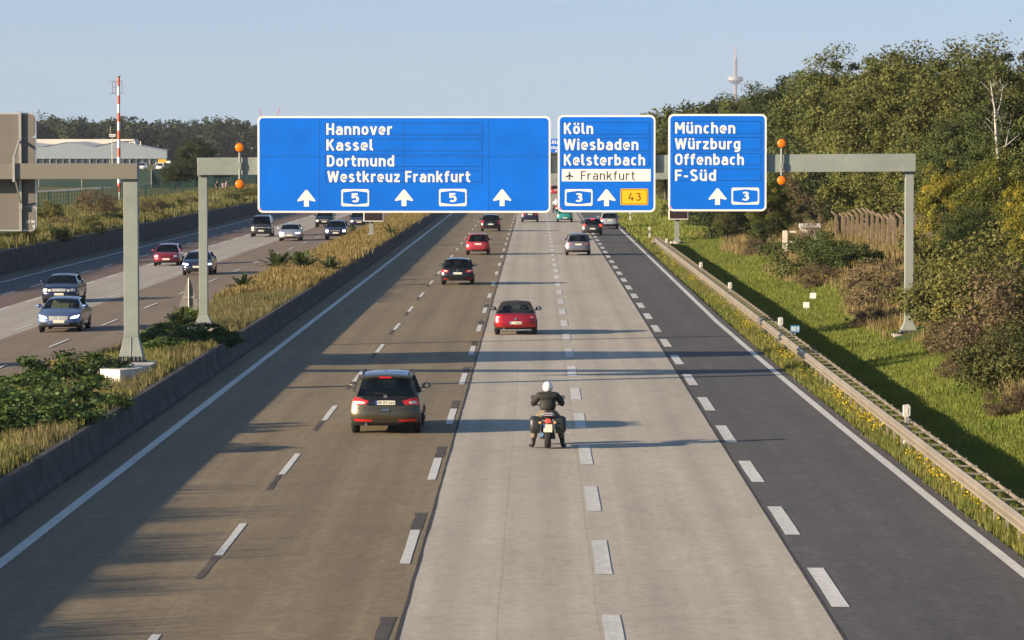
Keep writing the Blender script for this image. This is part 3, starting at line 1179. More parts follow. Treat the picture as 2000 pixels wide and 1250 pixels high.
def sign_back():
    x1 = nx(67.5)
    x0 = x1 - 3.6
    z0, z1 = nz(452), nz(220)
    y0 = NZ + .42
    t = thing("direction_sign", "back of a large grey sign with a pale rim, bolted to the oncoming lanes' gantry", "road sign", ((x0 + x1) / 2, NZ + .4, z0))
    MB().prism_y(rrect(x0, x1, z0, z1, .20), y0, y0 + .10).build("sign_border", mat("aluminium_rim", (0.55, 0.54, 0.50), rough=0.4, metal=0.5), t)
    G = mat("grey_sign_back", (0.165, 0.152, 0.132), rough=0.6, spec=0.3, var=0.06, vscale=1.0)
    for a, b_ in ((z0 + .05, nz(404) - .006), (nz(404) + .006, nz(268) - .006), (nz(268) + .006, z1 - .05)):
        if a == z0 + .05:
            poly = [p for p in rrect(x0 + .05, x1 - .05, a, b_, .15)]
        else:
            poly = [(x0 + .05, a), (x1 - .05, a), (x1 - .05, b_), (x0 + .05, b_)]
            if b_ > z1 - .1:
                poly = rrect(x0 + .05, x1 - .05, a, b_, .15)
        MB().prism_y(poly, y0 - .012, y0 - .0005).build("back_panel", G, t)
    for k in range(2):
        xr = nx(36) - 2.5 * k
        mb = MB()
        mb.box(xr - .03, xr + .05, y0 - .10, y0 - .013, z0, z1 + .05)
        mb.build("mounting_rail", GALV, t)
        mb = MB()
        mb.bar((xr - .02, y0 - .10, nz(275)), (xr - .10, NZ - .40, nz(310)), .06, .06)
        mb.box(xr - .14, xr - .06, NZ - .42, NZ - .352, nz(355), nz(306))
        mb.bar((xr - .05, NZ - .36, nz(352)), (xr + .02, y0 - .10, nz(398)), .05, .05)
        mb.box(xr - .03, xr + .07, y0 - .14, y0 - .101, nz(410), nz(396))
        mb.build("strut", GALV, t)
    mb = MB()
    lettering(mb, "ZSP", nx(46.5), nx(54), nz(436.5), nz(431), y0 - .016, b=.10)
    lettering(mb, "104", nx(57), nx(64.5), nz(436), nz(430.5), y0 - .016, b=.10)
    lettering(mb, "10", nx(59.5), nx(64), nz(446.5), nz(439.5), y0 - .016, b=.10)
    mb.build("lettering", S_WHITE, t)


sign_back()


def shadow_sign():  # board, arm and post added out of view to cast the lanes' broad shadow
    z = 130.5
    t = thing("direction_sign", "unseen cantilever sign beyond the left edge, added to cast the shadow band across the lanes", "road sign", (-36, z, .8))
    MB().box(-36.4, -36.0, z + .2, z + .6, .8, 7.6).build("post", STEEL, t)
    MB().box(-35.998, -20, z + .2, z + .6, 6.3, 6.8).build("arm", STEEL, t)
    MB().prism_y(rrect(-35.9, -19.0, 3.3, 8.8, .2), z, z + .15).build("sign_face", MATS["grey_sign_back"], t)


shadow_sign()


# ------------------------------------------------------------------ distant gantry and lane boards
DZ = 303.0
DS = F / DZ


def dx(px):
    return (px - VX) / DS


def dz(py):
    return CAMH - (py - VY) / DS


def far_gantry():
    xa, xb = dx(725), dx(1322)
    t = thing("sign_gantry", "distant pale grey gantry seen through the gaps between the blue signs", "gantry", (xa, DZ, land(xa, DZ)))
    MB().box(xa - .3, xb + .3, DZ - .3, DZ + .3, dz(350), dz(333)).build("beam", STEEL, t)
    for x, px in ((xa, 0), (xb, 1)):
        b_ = land(x, DZ)
        mb = MB()
        mb.box(x - .17, x + .17, DZ - .17, DZ + .17, b_ + .5, dz(350))
        mb.frustum(x, DZ, b_ + .3, b_ + .499, .3, .3, .171, .171)
        mb.build("post", STEEL, t)
    mb = MB()
    mb.lathe((xb, DZ, land(xb, DZ) - .5), [(.56, 0), (.56, .78), (.52, .80)], 20)
    mb.build("footing", CONC, t, smooth=40)
    MB().box(xa - .5, xa + .5, DZ - .5, DZ + .5, land(xa, DZ) - .3, land(xa, DZ) + .28).build("footing", CONC, t)
    # sign and dark lane-control board above the beam
    sx0, sx1 = dx(1020), dx(1150)
    s = thing("direction_sign", "small distant blue sign with white lettering seen through the gap beside the Köln sign", "road sign", (dx(1083), DZ - .4, dz(304)))
    MB().prism_y(rrect(sx0, sx1, dz(298), dz(271), .1), DZ - .45, DZ - .38).build("sign_face", S_BLUE, s)
    mb = MB()
    lettering(mb, "Köln", dx(1071), dx(1093), dz(281), dz(273.5), DZ - .454, b=.09)
    mb.build("lettering", S_WHITE, s)
    mb = MB()
    lettering(mb, "Wiesbaden", dx(1060), dx(1106), dz(291), dz(284.5), DZ - .454, b=.09)
    mb.build("lettering", S_WHITE, s)
    for c in (1074, 1086, 1097):
        flatpoly(MB(), arrow_poly(dx(c), dz(297.5), dz(292.5), .2), DZ - .454).build("arrow", S_WHITE, s)
    b_ = thing("lane_control_board", "black lane board under the small distant blue sign", "signal board", (dx(1083), DZ - .4, dz(334)))
    MB().box(dx(1066), dx(1096), DZ - .55, DZ - .31, dz(332.6), dz(299)).build("board_face", S_BLACK, b_, bevel=.03)


far_gantry()


def lane_board(px0, px1, py0, py1, label):
    Z = DZ - .6
    s = F / Z
    X0, X1 = (px0 - VX) / s, (px1 - VX) / s
    Z0, Z1 = CAMH - (py1 - VY) / s, CAMH - (py0 - VY) / s
    t = thing("message_board", label, "message board", ((X0 + X1) / 2, Z, Z0), group="small black message boards below the blue signs")
    MB().box(X0, X1, Z - .12, Z + .25, Z0, Z1).build("frame", S_WHITE, t, bevel=.02)
    MB().box(X0 + .07, X1 - .07, Z - .135, Z - .1205, Z0 + .07, Z1 - .07).build("screen", mat("dark_display", (0.035, 0.02, 0.022), rough=0.3), t)


lane_board(710, 749, 412, 432.5, "black message board in a white frame on the median post")
lane_board(1306, 1344, 408, 428.5, "black message board in a white frame under the München sign")

# ------------------------------------------------------------------ guard rail, marker posts, small signs
RX = 9.38


def guard_rail():
    t = thing("guard_rail", "long galvanised double guard rail along the grass verge right of the grey lane", "guard rail", (RX, 60, 0))
    W = [(-.05, .44), (-.02, .47), (.03, .50), (.03, .55), (-.04, .585), (-.04, .60), (.03, .635), (.03, .69), (-.02, .72), (-.05, .75)]
    th = .004
    ys = [44 + 4 * i for i in range(63)] + [296, 300, 303, 305]

    def dz_(y):
        return 0.0 if y < 296 else -(y - 296) * .05

    xoff = lambda y: RX - .24 + (0 if y < 300 else (y - 300) * .05)
    mb = MB()
    n = len(W)
    for a, b_ in zip(ys[:-1], ys[1:]):
        vs = []
        for y in (a, b_):
            vs += [(xoff(y) - x, y, z + dz_(y)) for x, z in W] + [(xoff(y) - x + .012, y, z + dz_(y)) for x, z in W]
        fs = []
        for i in range(n - 1):
            fs.append((i, i + 1, 2 * n + i + 1, 2 * n + i))
            fs.append((n + i, 3 * n + i, 3 * n + i + 1, n + i + 1))
        fs += [(0, 2 * n, 3 * n, n), (n - 1, 2 * n - 1, 4 * n - 1, 3 * n - 1)]
        mb.add(vs, fs)
    RAILM = mat("rail_zinc", (0.27, 0.235, 0.18), rough=0.5, metal=0.25, var=0.16, vscale=0.5)
    mb.build("rail", RAILM, t, smooth=30)
    mb = MB()
    for a, b_ in zip(ys[:-1], ys[1:]):
        mb.bar((RX + .28, a, .66 + dz_(a)), (RX + .28, b_, .66 + dz_(b_)), .03, .09)
    mb.build("rear_rail", RAILM, t)
    MB_f = MB()
    k = 0
    y = 60.0
    while y < 303:
        mb = MB() if k < 100 else MB_f
        zb = -.15
        mb.bar((RX - .02, y, zb), (RX - .02, y, .70), .06, .10)
        mb.bar((RX - .20, y, .735), (RX + .30, y, .725), .05, .035)
        mb.bar((RX + .05, y, .30), (RX - .19, y, .58), .03, .04)
        if k < 100:
            mb.build("post", RAILM, t)
        k += 1
        y += 2.0
    tag(MB_f.build("post", RAILM, t), kind="stuff")
    # turned-down end
    mb = MB()
    mb.tube([(RX - .22, 304, .3), (RX - .16, 305.5, .15), (RX - .05, 307, -.1)], [.12, .10, .08], 8)
    mb.build("rail_end", RAILM, t)


guard_rail()

PLAST = mat("white_marker_plastic", (0.62, 0.60, 0.56), rough=0.5)


def marker_post(px, py_top, py_bot, label, proto=[None]):
    h = 1.0
    Z = min(420, max(70, F * 0.82 / max(6, (py_bot - py_top))))
    if px < 1880:
        Z = min(Z, 330)
    X = RX + .10
    Z = X * F / (px - VX)
    if proto[0] is None:
        t = thing("marker_post", label, "marker post", (X, Z, 0), group="white marker posts along the guard rail")
        mb = MB()
        mb.prism_y([(-.08, .0), (.08, 0), (.08, .58), (.04, .60), (.04, .84), (.092, .86), (.092, 1.10), (.05, 1.15), (-.092, 1.13), (-.092, .86), (-.04, .84), (-.04, .60), (-.08, .58)], -.055, .055)
        mb.build("post_body", PLAST, t, local=True, bevel=.01)
        mb = MB()
        mb.prism_y([(-.043, .605), (.043, .605), (.043, .835), (-.043, .835)], -.058, .058)
        mb.build("grey_band", mat("marker_band", (0.28, 0.27, 0.26), rough=.6), t, local=True)
        mb = MB()
        mb.box(-.02, .02, -.062, -.0555, .92, 1.06)
        mb.build("reflector", mat("reflector_pale", (0.75, 0.70, 0.55), rough=.2), t, local=True)
        proto[0] = t
    else:
        t = copy_tree(proto[0])
        t.location = (X, Z, 0)
        t["label"] = label
    t.rotation_euler = (0, 0, 0.1)
    return t


for px, a, b_, lab in ((1772, 787, 826, "white marker post behind the guard rail, nearest of its row"),
                       (1525, 624, 656, "white marker post next to the small blue kilometre plate"),
                       (1426, 560, 585, "white marker post on the guard rail, second beyond the blue kilometre plate's post"),
                       (1369, 519, 540, "white marker post on the guard rail, third beyond the blue kilometre plate's post"),
                       (1302, 472, 488, "white marker post just this side of the guard rail's turned down far end"),
                       (1269, 452, 470, "white marker post standing right at the guard rail's turned down far end")):
    marker_post(px, a, b_, lab)
# two farther marker posts beyond the rail
for px, py, lab in ((1231, 434, "white marker post beyond the guard rail's far end"), (1216, 416, "farthest white marker post, just under the Köln sign's right corner")):
    m_ = marker_post(1772, 787, 826, lab)
    p_ = pix(px, py)
    m_.location = p_


def km_plate():
    p = at(1537, 654, 144)
    X, Z = RX + .35, 144.0
    t = thing("kilometre_plate", "small blue kilometre plate on a thin stake behind the guard rail", "road sign", (X, Z, -.1))
    MB().tube([(0, 0, -.1), (0, 0, .95)], .02, 6).build("stake", GALV, t, local=True)
    MB().prism_y(rrect(-.17, .17, .88, 1.14, .02), -.035, -.022).build("plate", mat("pale_blue_plate", (0.10, 0.26, 0.48), rough=.5), t, local=True)
    mb = MB()
    lettering(mb, "00,5", -.14, .14, .93, 1.09, -.038, b=.10)
    mb.build("lettering", S_WHITE, t, local=True)


km_plate()

for px, py, lab in ((1588, 592, "small white plate on a thin stake in the grass slope, upper of two"), (1575, 610, "small white plate on a thin stake in the grass slope, lower of two")):
    p = pix(px, py)
    t = thing("stake_sign", lab, "marker sign", p, group="white plates on the grass slope")
    s = p.y / F
    MB().tube([(0, 0, -.1), (0, 0, 15 * s)], .014, 6).build("stake", GALV, t, local=True)
    MB().box(-6 * s, 6 * s, -.03, -.015, 9 * s, 20 * s).build("plate", S_WHITE, t, local=True, bevel=.01)


def triangle_sign():
    Z = 172.0
    s = F / Z
    x = (368 - VX) / s
    zt = CAMH - (545 - VY) / s
    t = thing("warning_sign", "grey back of a triangular warning sign on a post at the median's edge", "road sign", (x, Z, land(x, Z)))
    h = 52 / s
    w = 19 / s
    MB().tube([(x, Z, land(x, Z) - .2), (x, Z, zt + .05)], .035, 8).build("post", GALV, t)
    MB().prism_y([(x - w, zt - h), (x - w + .05, zt - h - .04), (x + w - .05, zt - h - .04), (x + w, zt - h), (x + .04, zt), (x - .04, zt)], Z + .045, Z + .06).build("sign_back", mat("dull_grey_aluminium", (0.22, 0.21, 0.19), rough=.6, metal=.2), t)
    MB().box(x - w * .9, x + w * .9, Z + .035, Z + .0445, zt - h - .45, zt - h - .06).build("sub_plate", MATS["dull_grey_aluminium"], t)
    MB().box(x - w * .6, x + w * .6, Z + .02, Z + .044, zt - h * .72, zt - h * .66).build("clamp", GALV, t)


triangle_sign()


# ------------------------------------------------------------------ vehicles
GLASS = glass_mat("tinted_car_glass", (0.24, 0.30, 0.30))
GLASS_D = glass_mat("dark_rear_glass", (0.05, 0.06, 0.06))
GLASS_L = glass_mat("clear_windscreen_glass", (0.55, 0.60, 0.58))
RUBBER = mat("tyre_rubber", (0.018, 0.018, 0.019), rough=0.85)
RIM = mat("alloy_rim", (0.45, 0.45, 0.46), rough=0.35, metal=0.8)
TRIM = mat("black_car_trim", (0.02, 0.02, 0.021), rough=0.6)
UNDER = mat("dark_underbody", (0.012, 0.012, 0.012), rough=0.9)
CHROME = mat("car_chrome", (0.70, 0.70, 0.70), rough=0.15, metal=1.0)
REDL = mat("red_light_lens", (0.50, 0.012, 0.015), rough=0.15, coat=0.5, emit=(1.0, 0.02, 0.02), estr=0.04)
REDLIT = mat("lit_red_light", (0.7, 0.02, 0.02), rough=0.2, emit=(1.0, 0.03, 0.02), estr=1.6)
CLEARL = mat("clear_light_lens", (0.75, 0.70, 0.62), rough=0.15, coat=0.5)
HEADL = mat("headlight_lens", (0.72, 0.72, 0.70), rough=0.12, coat=0.6)
HEADON = mat("headlight_lit", (0.9, 0.9, 1.0), rough=0.2, emit=(0.62, 0.60, 1.0), estr=4.5)
AMBL = mat("orange_indicator_lens", (0.75, 0.35, 0.12), rough=0.2)
PLATE = mat("licence_plate", (0.66, 0.64, 0.52), rough=0.5)
PLBLUE = mat("plate_blue_strip", (0.03, 0.09, 0.40), rough=0.5)
PLINK = mat("plate_ink", (0.10, 0.10, 0.10), rough=0.6)
SEATD = mat("dark_seat_cloth", (0.035, 0.035, 0.04), rough=0.9)
SEATC = mat("cream_seat_leather", (0.50, 0.43, 0.28), rough=0.7)
SKIN = mat("skin", (0.42, 0.24, 0.17), rough=0.6)


def paint(name, col, metal=0.35, rough=0.32):
    return mat(name, col, rough=rough, metal=metal, spec=0.5, coat=0.8)


PROFILES = {
    # (y from the rear end, z, tag): up the tail, over the roof, down the nose. rb/rt: rear window, ft/fb: windscreen
    'mpv': [(.16, .24), (.05, .34), (.0, .50), (.015, .66), (.05, .82), (.07, .98), (.12, 1.08, 'rb'), (.34, 1.55, 'rt'), (.28, 1.60), (.44, 1.66), (1.1, 1.715), (2.0, 1.715), (2.75, 1.64, 'ft'), (3.70, 1.08, 'fb'), (4.2, .98), (4.55, .84), (4.70, .68), (4.78, .48), (4.72, .32), (4.6, .22)],
    'hatch': [(.15, .24), (.04, .34), (.0, .48), (.01, .60), (.05, .78), (.12, .92, 'rb'), (.52, 1.36, 'rt'), (.46, 1.40), (.62, 1.44), (1.2, 1.48), (1.9, 1.47), (2.45, 1.40, 'ft'), (3.22, .94, 'fb'), (3.65, .88), (3.95, .76), (4.10, .60), (4.15, .44), (4.10, .30), (4.0, .22)],
    'sedan': [(.16, .24), (.05, .34), (.0, .50), (.02, .66), (.05, .84), (.12, .94), (.62, .98, 'rb'), (1.35, 1.36, 'rt'), (1.55, 1.41), (2.0, 1.44), (2.5, 1.42), (2.82, 1.36, 'ft'), (3.55, .98, 'fb'), (4.15, .88), (4.50, .76), (4.64, .62), (4.70, .46), (4.66, .30), (4.54, .22)],
    'suv': [(.16, .30), (.05, .42), (.0, .58), (.02, .74), (.06, .90), (.08, 1.02), (.14, 1.10, 'rb'), (.46, 1.54, 'rt'), (.38, 1.58), (.60, 1.63), (1.2, 1.67), (2.0, 1.66), (2.55, 1.58, 'ft'), (3.30, 1.10, 'fb'), (3.95, 1.02), (4.30, .90), (4.44, .74), (4.50, .54), (4.44, .38), (4.3, .28)],
    'van': [(.12, .28), (.03, .40), (.0, .56), (.01, .75), (.03, .95), (.05, 1.08), (.07, 1.16, 'rb'), (.22, 1.74, 'rt'), (.28, 1.82), (.5, 1.88), (1.5, 1.92), (2.9, 1.91), (3.45, 1.80, 'ft'), (3.98, 1.16, 'fb'), (4.35, 1.02), (4.52, .88), (4.60, .70), (4.64, .50), (4.60, .36), (4.5, .28)],
    'cabrio': [(.16, .24), (.05, .34), (.0, .48), (.02, .62), (.04, .78), (.10, .90), (.50, .95, 'rb'), (.98, 1.27, 'rt'), (1.18, 1.35), (1.6, 1.42), (2.1, 1.42), (2.38, 1.37, 'ft'), (3.05, .95, 'fb'), (3.6, .88), (3.95, .76), (4.12, .60), (4.18, .44), (4.14, .30), (4.02, .22)],
}


class Shell:
    def __init__(self, kind, W, hs=1.0, L=None):
        pr = PROFILES[kind]
        base_L = max(p[0] for p in pr)
        ls = (L / base_L) if L else 1.0
        pts, tags = [], {}
        raw = [(p[0] * ls, p[1] * hs) for p in pr]
        n = len(raw)
        for i in range(n):
            if len(pr[i]) > 2:
                tags[pr[i][2]] = len(pts)
            pts.append(raw[i])
            if i < n - 1:
                p0, p1, p2, p3 = raw[max(0, i - 1)], raw[i], raw[i + 1], raw[min(n - 1, i + 2)]
                if any(len(pr[j]) > 2 for j in (i, i + 1)):
                    q = tuple((p1[d] + p2[d]) / 2 for d in (0, 1))
                else:
                    q = tuple((-p0[d] + 9 * p1[d] + 9 * p2[d] - p3[d]) / 16 for d in (0, 1))
                pts.append(q)
        self.pts, self.tags, self.W = pts, tags, W
        self.L = base_L * ls
        self.H = max(p[1] for p in pts)
        self.belt = max(pts[tags['rb']][1], pts[tags['fb']][1])
        # monotone z->y on the tail and the nose
        self.rz = [p[1] for p in pts[:tags['rt'] + 1]]
        self.ry = [p[0] for p in pts[:tags['rt'] + 1]]
        fr = pts[tags['ft']:][::-1]
        self.fz = [p[1] for p in fr]
        self.fy = [p[0] for p in fr]

    def w(self, z):
        b = self.belt
        return self.W / 2 * float(np.interp(z, [.2, .32, .5, .75, b, b + .06, self.H - .12, self.H], [.93, .97, 1.0, 1.0, .955, .925, .76, .66]))

    def bend(self, y, t):
        a = abs(t)
        r = max(0.0, 1 - y / (self.L * .22))
        f = max(0.0, 1 - (self.L - y) / (self.L * .30))
        return .20 * r * a ** 4 - .30 * f * a ** 3.2

    def crown(self, z):
        return .045 * min(1, max(0, (z - .55) / .5))

    def at(self, y, z, t):
        return (t * self.w(z), y + self.bend(y, t), z - self.crown(z) * abs(t) ** 2.5)

    def rear(self, z, t, off=0.0):
        x, y, zz = self.at(float(np.interp(z, self.rz, self.ry)), z, t)
        return (x, y - off, zz + off * .25)

    def front(self, z, t, off=0.0):
        x, y, zz = self.at(float(np.interp(z, self.fz, self.fy)), z, t)
        return (x, y + off, zz + off * .25)

    def patch(self, mb, end, corners, off, nu=6, nv=4):
        """corners (t,z): bottom-left, bottom-right, top-right, top-left; laid on the tail or nose"""
        f = self.rear if end == 'r' else self.front
        (a, b, c, d) = corners
        vs = []
        for j in range(nv + 1):
            v = j / nv
            for i in range(nu + 1):
                u = i / nu
                t = (a[0] * (1 - u) + b[0] * u) * (1 - v) + (d[0] * (1 - u) + c[0] * u) * v
                z = (a[1] * (1 - u) + b[1] * u) * (1 - v) + (d[1] * (1 - u) + c[1] * u) * v
                vs.append(f(z, t, off))
        n = nu + 1
        mb.add(vs, [(j * n + i, j * n + i + 1, (j + 1) * n + i + 1, (j + 1) * n + i) for j in range(nv) for i in range(nu)])
        return mb


def mir(c):
    """the same patch mirrored to the other side"""
    a, b, cc, d = c
    return [(-b[0], b[1]), (-a[0], a[1]), (-d[0], d[1]), (-cc[0], cc[1])]


def make_car(label, cat, kind, loc, W, col, rz=0.0, hs=1.0, L=None, roof=None, plate_z=None, tail=None, head=None, lit=False, brake=False, third=False,
             grille=None, low=(), reflect=None, roofrails=False, seats=SEATD, rearglass=None, fog=False, group=None, trimz=.34, plate_txt=None, handle=None, badge=True, wheel=.32, name="car", chrome_grille=False, front_plate_z=.42, intakes=None, twin=None, wiper=True, mirrorcol=None, darkpanel=None):
    S = Shell(kind, W, hs, L)
    root = thing(name, label, cat, loc, rz, group)
    T = [-1, -.985, -.95, -.88, -.74, -.5, -.25, 0, .25, .5, .74, .88, .95, .985, 1]
    n = len(T)
    P = S.pts
    rb, rt, ft, fb = (S.tags[k] for k in ('rb', 'rt', 'ft', 'fb'))
    body, rw, ws, rf, lowm = MB(), MB(), MB(), MB(), MB()
    vs = [S.at(y, z, t) for y, z in P for t in T]

    def quad(mb, i, j):
        mb.add([vs[i * n + j], vs[i * n + j + 1], vs[(i + 1) * n + j + 1], vs[(i + 1) * n + j]], [(0, 1, 2, 3)])
    g0, g1 = 3, n - 4      # glass between these columns
    for i in range(len(P) - 1):
        for j in range(n - 1):
            if rb <= i < rt and g0 <= j < g1:
                quad(rw, i, j)
            elif ft <= i < fb and g0 - 1 <= j < g1 + 1:
                quad(ws, i, j)
            elif roof is not None and rb <= i < ft:
                quad(rf, i, j)
            elif P[i][1] < trimz and P[i + 1][1] <= trimz + .12:
                quad(lowm, i, j)
            else:
                quad(body, i, j)
    # underside
    a, b_ = P[0], P[-1]
    lowm.add([S.at(*a, -1), S.at(*a, 1), S.at(*b_, 1), S.at(*b_, -1)], [(0, 1, 2, 3)])
    # flanks
    for s in (-1, 1):
        zs = sorted(set([round(p[1], 4) for p in P[:rb + 1]] + [round(p[1], 4) for p in P[fb:]]))
        zs = [z for z in zs if z <= S.belt + 1e-4]
        rows = []
        for z in zs:
            y0 = float(np.interp(z, S.rz, S.ry))
            y1 = float(np.interp(z, S.fz, S.fy))
            rowv = []
            A, B = S.at(y0, z, s), S.at(y1, z, s)
            for q in range(9):
                u = q / 8
                rowv.append(tuple(A[d] * (1 - u) + B[d] * u for d in range(3)))
            rows.append(rowv)
        for r0, r1 in zip(rows[:-1], rows[1:]):
            for q in range(8):
                (lowm if r1[q][2] < trimz else body).add([r0[q], r0[q + 1], r1[q + 1], r1[q]], [(0, 1, 2, 3)])
        # greenhouse side with window
        loop = [S.at(*P[i], s) for i in range(rb, fb + 1)]
        cy = sum(p[1] for p in loop) / len(loop)
        z0, z1 = S.belt, S.H
        inner = []
        for p in loop:
            yy = cy + (p[1] - cy) * .88
            zz = z0 + .02 + (p[2] - z0) * .80
            inner.append((s * S.w(zz + .04), yy, zz))
        m = len(loop)
        for i in range(m):
            k = (i + 1) % m
            (rf if roof is not None else body).add([loop[i], loop[k], inner[k], inner[i]], [(0, 1, 2, 3)])
        sw = MB()
        sw.add(inner, [tuple(range(m))])
        sw.build("side_window", GLASS, root, local=True)
        if roof is None:
            pm = MB()
            yb = cy - .10
            pm.bar((s * (S.w(z0) + .004), yb, z0 + .03), (s * (S.w(z1 - .12) + .004), yb - .03, z0 + .03 + (z1 - z0) * .76), .03, .10)
            pm.build("door_pillar", TRIM, root, local=True)
    bo = body.build("body", col, root, local=True)
    bm = bmesh.new()
    bm.from_mesh(bo.data)
    bmesh.ops.remove_doubles(bm, verts=bm.verts, dist=.002)
    bmesh.ops.recalc_face_normals(bm, faces=bm.faces)
    bm.to_mesh(bo.data)
    bm.free()
    bo.data.polygons.foreach_set("use_smooth", [True] * len(bo.data.polygons))
    bo.data.set_sharp_from_angle(angle=rad(38))
    if rf.v:
        ro = rf.build("soft_top", roof, root, local=True)
        bm = bmesh.new()
        bm.from_mesh(ro.data)
        bmesh.ops.remove_doubles(bm, verts=bm.verts, dist=.002)
        bm.to_mesh(ro.data)
        bm.free()
        ro.data.polygons.foreach_set("use_smooth", [True] * len(ro.data.polygons))
    rw.build("rear_window", rearglass or GLASS, root, local=True, smooth=60)
    ws.build("windscreen", GLASS_L if seats is SEATC else GLASS, root, local=True, smooth=60)
    lowm.build("lower_trim", UNDER, root, local=True)
    # cabin: floor, seats, head rests, dash, wheel
    cb = MB()
    b = S.belt
    yR = P[rb][0] + .35
    yF = P[fb][0] - .15
    cb.box(-W / 2 * .86, W / 2 * .86, yR, yF, .30, b - .12)
    cb.build("cabin", SEATD, root, local=True)
    yd = (P[ft][0] + P[fb][0]) / 2 - .95
    for x in (-W * .21, W * .21):
        sm = MB()
        sm.frustum(x, yd, b - .12, min(b + .32, S.H - .28), .24, .12, .18, .06)
        hz = min(b + .36, S.H - .24)
        sm.ell((x, yd - .02, hz), (.13, .06, .10), 10, 6)
        sm.build("seat", seats, root, local=True)
    sm = MB()
    sm.frustum(0, max(yR + .25, yd - 1.0), b - .12, b + .12, W * .36, .12, W * .33, .06)
    for x in (-W * .22, W * .22):
        sm.ell((x, max(yR + .25, yd - 1.0), b + .18), (.12, .05, .09), 10, 6)
    sm.build("rear_bench", seats, root, local=True)
    # driver: head and shoulders behind the wheel
    dm = MB()
    hx = -W * .21
    dm.tube([(hx, yd + .14, b - .12), (hx, yd + .13, b + .10), (hx, yd + .12, b + .22), (hx, yd + .12, b + .27)], [.20, .22, .17, .06], 12)
    dm.build("driver_torso", SEATD, root, local=True)
    dm = MB()
    dm.ell((hx, yd + .13, min(b + .36, S.H - .17)), (.085, .10, .12), 12, 8)
    dm.build("driver_head", SKIN, root, local=True)
    # wheels
    for y in (S.L * .185, S.L * .80):
        for s in (-1, 1):
            xo = s * (W / 2 + .004)
            xi = s * (W / 2 - .21)
            am = MB()
            am.lathe((0, y, wheel), [(wheel + .055, min(xo, xi) + (.03 if s < 0 else .10)), (wheel + .055, max(xo, xi) - (.10 if s < 0 else .03) + .0)], 28, 'x')
            am.build("wheel_arch", UNDER, root, local=True, smooth=40)
            wm = MB()
            lo, hi = min(xo, xi), max(xo, xi)
            wm.lathe((0, y, wheel), [(wheel - .10, lo), (wheel - .02, lo + .004), (wheel, lo + .03), (wheel, hi - .03), (wheel - .02, hi - .004), (wheel - .10, hi)], 28, 'x')
            wo = wm.build("wheel", RUBBER, root, local=True, smooth=40)
            rm = MB()
            e = xo + s * .004
            rm.lathe((0, y, wheel), [(wheel - .09, min(e, e - s * .03)), (wheel - .09, max(e, e - s * .03))], 24, 'x')
            rm.build("rim", RIM, wo, local=True, smooth=40)
            rm = MB()
            for q in range(5):
                a_ = q * 2 * math.pi / 5 + .3
                rm.bar((e + s * .002, y + .09 * math.cos(a_), wheel + .09 * math.sin(a_)), (e + s * .002, y + (wheel - .13) * math.cos(a_ + .3), wheel + (wheel - .13) * math.sin(a_ + .3)), .05, .01)
            rm.build("rim_gap", UNDER, wo, local=True)
    # door mirrors
    ym = P[fb][0] - .32
    for s in (-1, 1):
        mm = MB()
        mm.bar((s * (S.w(b) - .02), ym, b + .03), (s * (W / 2 + .06), ym, b + .06), .09, .06)
        mm.ell((s * (W / 2 + .085), ym + .02, b + .09), (.125, .085, .085), 12, 8)
        mo = mm.build("door_mirror", mirrorcol or col, root, local=True, smooth=50)
        mg = MB()
        mg.lathe((s * (W / 2 + .09), ym - .068, b + .09), [(.058, 0), (.058, .002)], 14, 'y')
        mg.build("mirror_glass", CHROME, mo, local=True)
    # number plates
    pz = plate_z if plate_z else b - .16
    for end, z, tw in (('r', pz, .26 / S.w(pz)), ('f', front_plate_z, .26 / S.w(front_plate_z))):
        pm = MB()
        h = .056
        S.patch(pm, end, [(-tw, z - h), (tw, z - h), (tw, z + h), (-tw, z + h)], .014)
        po = pm.build("licence_plate", PLATE, root, local=True)
        pm = MB()
        if end == 'r':
            S.patch(pm, end, [(-tw, z - h), (-tw * .85, z - h), (-tw * .85, z + h), (-tw, z + h)], .017, 2, 2)
        else:
            S.patch(pm, end, [(tw * .85, z - h), (tw, z - h), (tw, z + h), (tw * .85, z + h)], .017, 2, 2)
        pm.build("plate_strip", PLBLUE, po, local=True)
        if plate_txt and end == 'r':
            pm = MB()
            yy = S.rear(z, 0)[1] - .0175
            x0 = -.20
            lettering(pm, plate_txt, x0, .235, z - .037, z + .040, yy, b=.075, gap=.16)
            pm.build("plate_lettering", PLINK, po, local=True)
    # tail lights
    if tail:
        for c in tail:
            for cc in (c, mir(c)):
                tm = MB()
                S.patch(tm, 'r', cc, .012)
                to = tm.build("tail_light", REDLIT if brake else REDL, root, local=True, smooth=60)
                if twin:
                    tm = MB()
                    u0, u1, v0, v1 = twin
                    a_, b2, c_, d_ = cc
                    L_ = lambda u, v: tuple((a_[k] * (1 - u) + b2[k] * u) * (1 - v) + (d_[k] * (1 - u) + c_[k] * u) * v for k in (0, 1))
                    S.patch(tm, 'r', [L_(u0, v0), L_(u1, v0), L_(u1, v1), L_(u0, v1)], .016, 3, 3)
                    tm.build("clear_lens", CLEARL, to, local=True)
    if third:
        tm = MB()
        z = S.rz[-1] + .0
        yy = P[rt][0]
        tm.box(-.17, .17, yy - .085, yy - .02, z + .015, z + .062)
        tm.build("brake_light", REDLIT if brake else REDL, root, local=True, bevel=.015)
    if reflect:
        for cc in (reflect, mir(reflect)):
            tm = MB()
            S.patch(tm, 'r', cc, .012)
            tm.build("reflector", REDL, root, local=True)
    if darkpanel:
        tm = MB()
        S.patch(tm, 'r', [(-.50, darkpanel), (.50, darkpanel), (.74, b + .002), (-.74, b + .002)], .007, 10, 4)
        tm.build("dark_tailgate_panel", mat("gloss_black_panel", (.012, .012, .014), rough=.15), root, local=True, smooth=60)
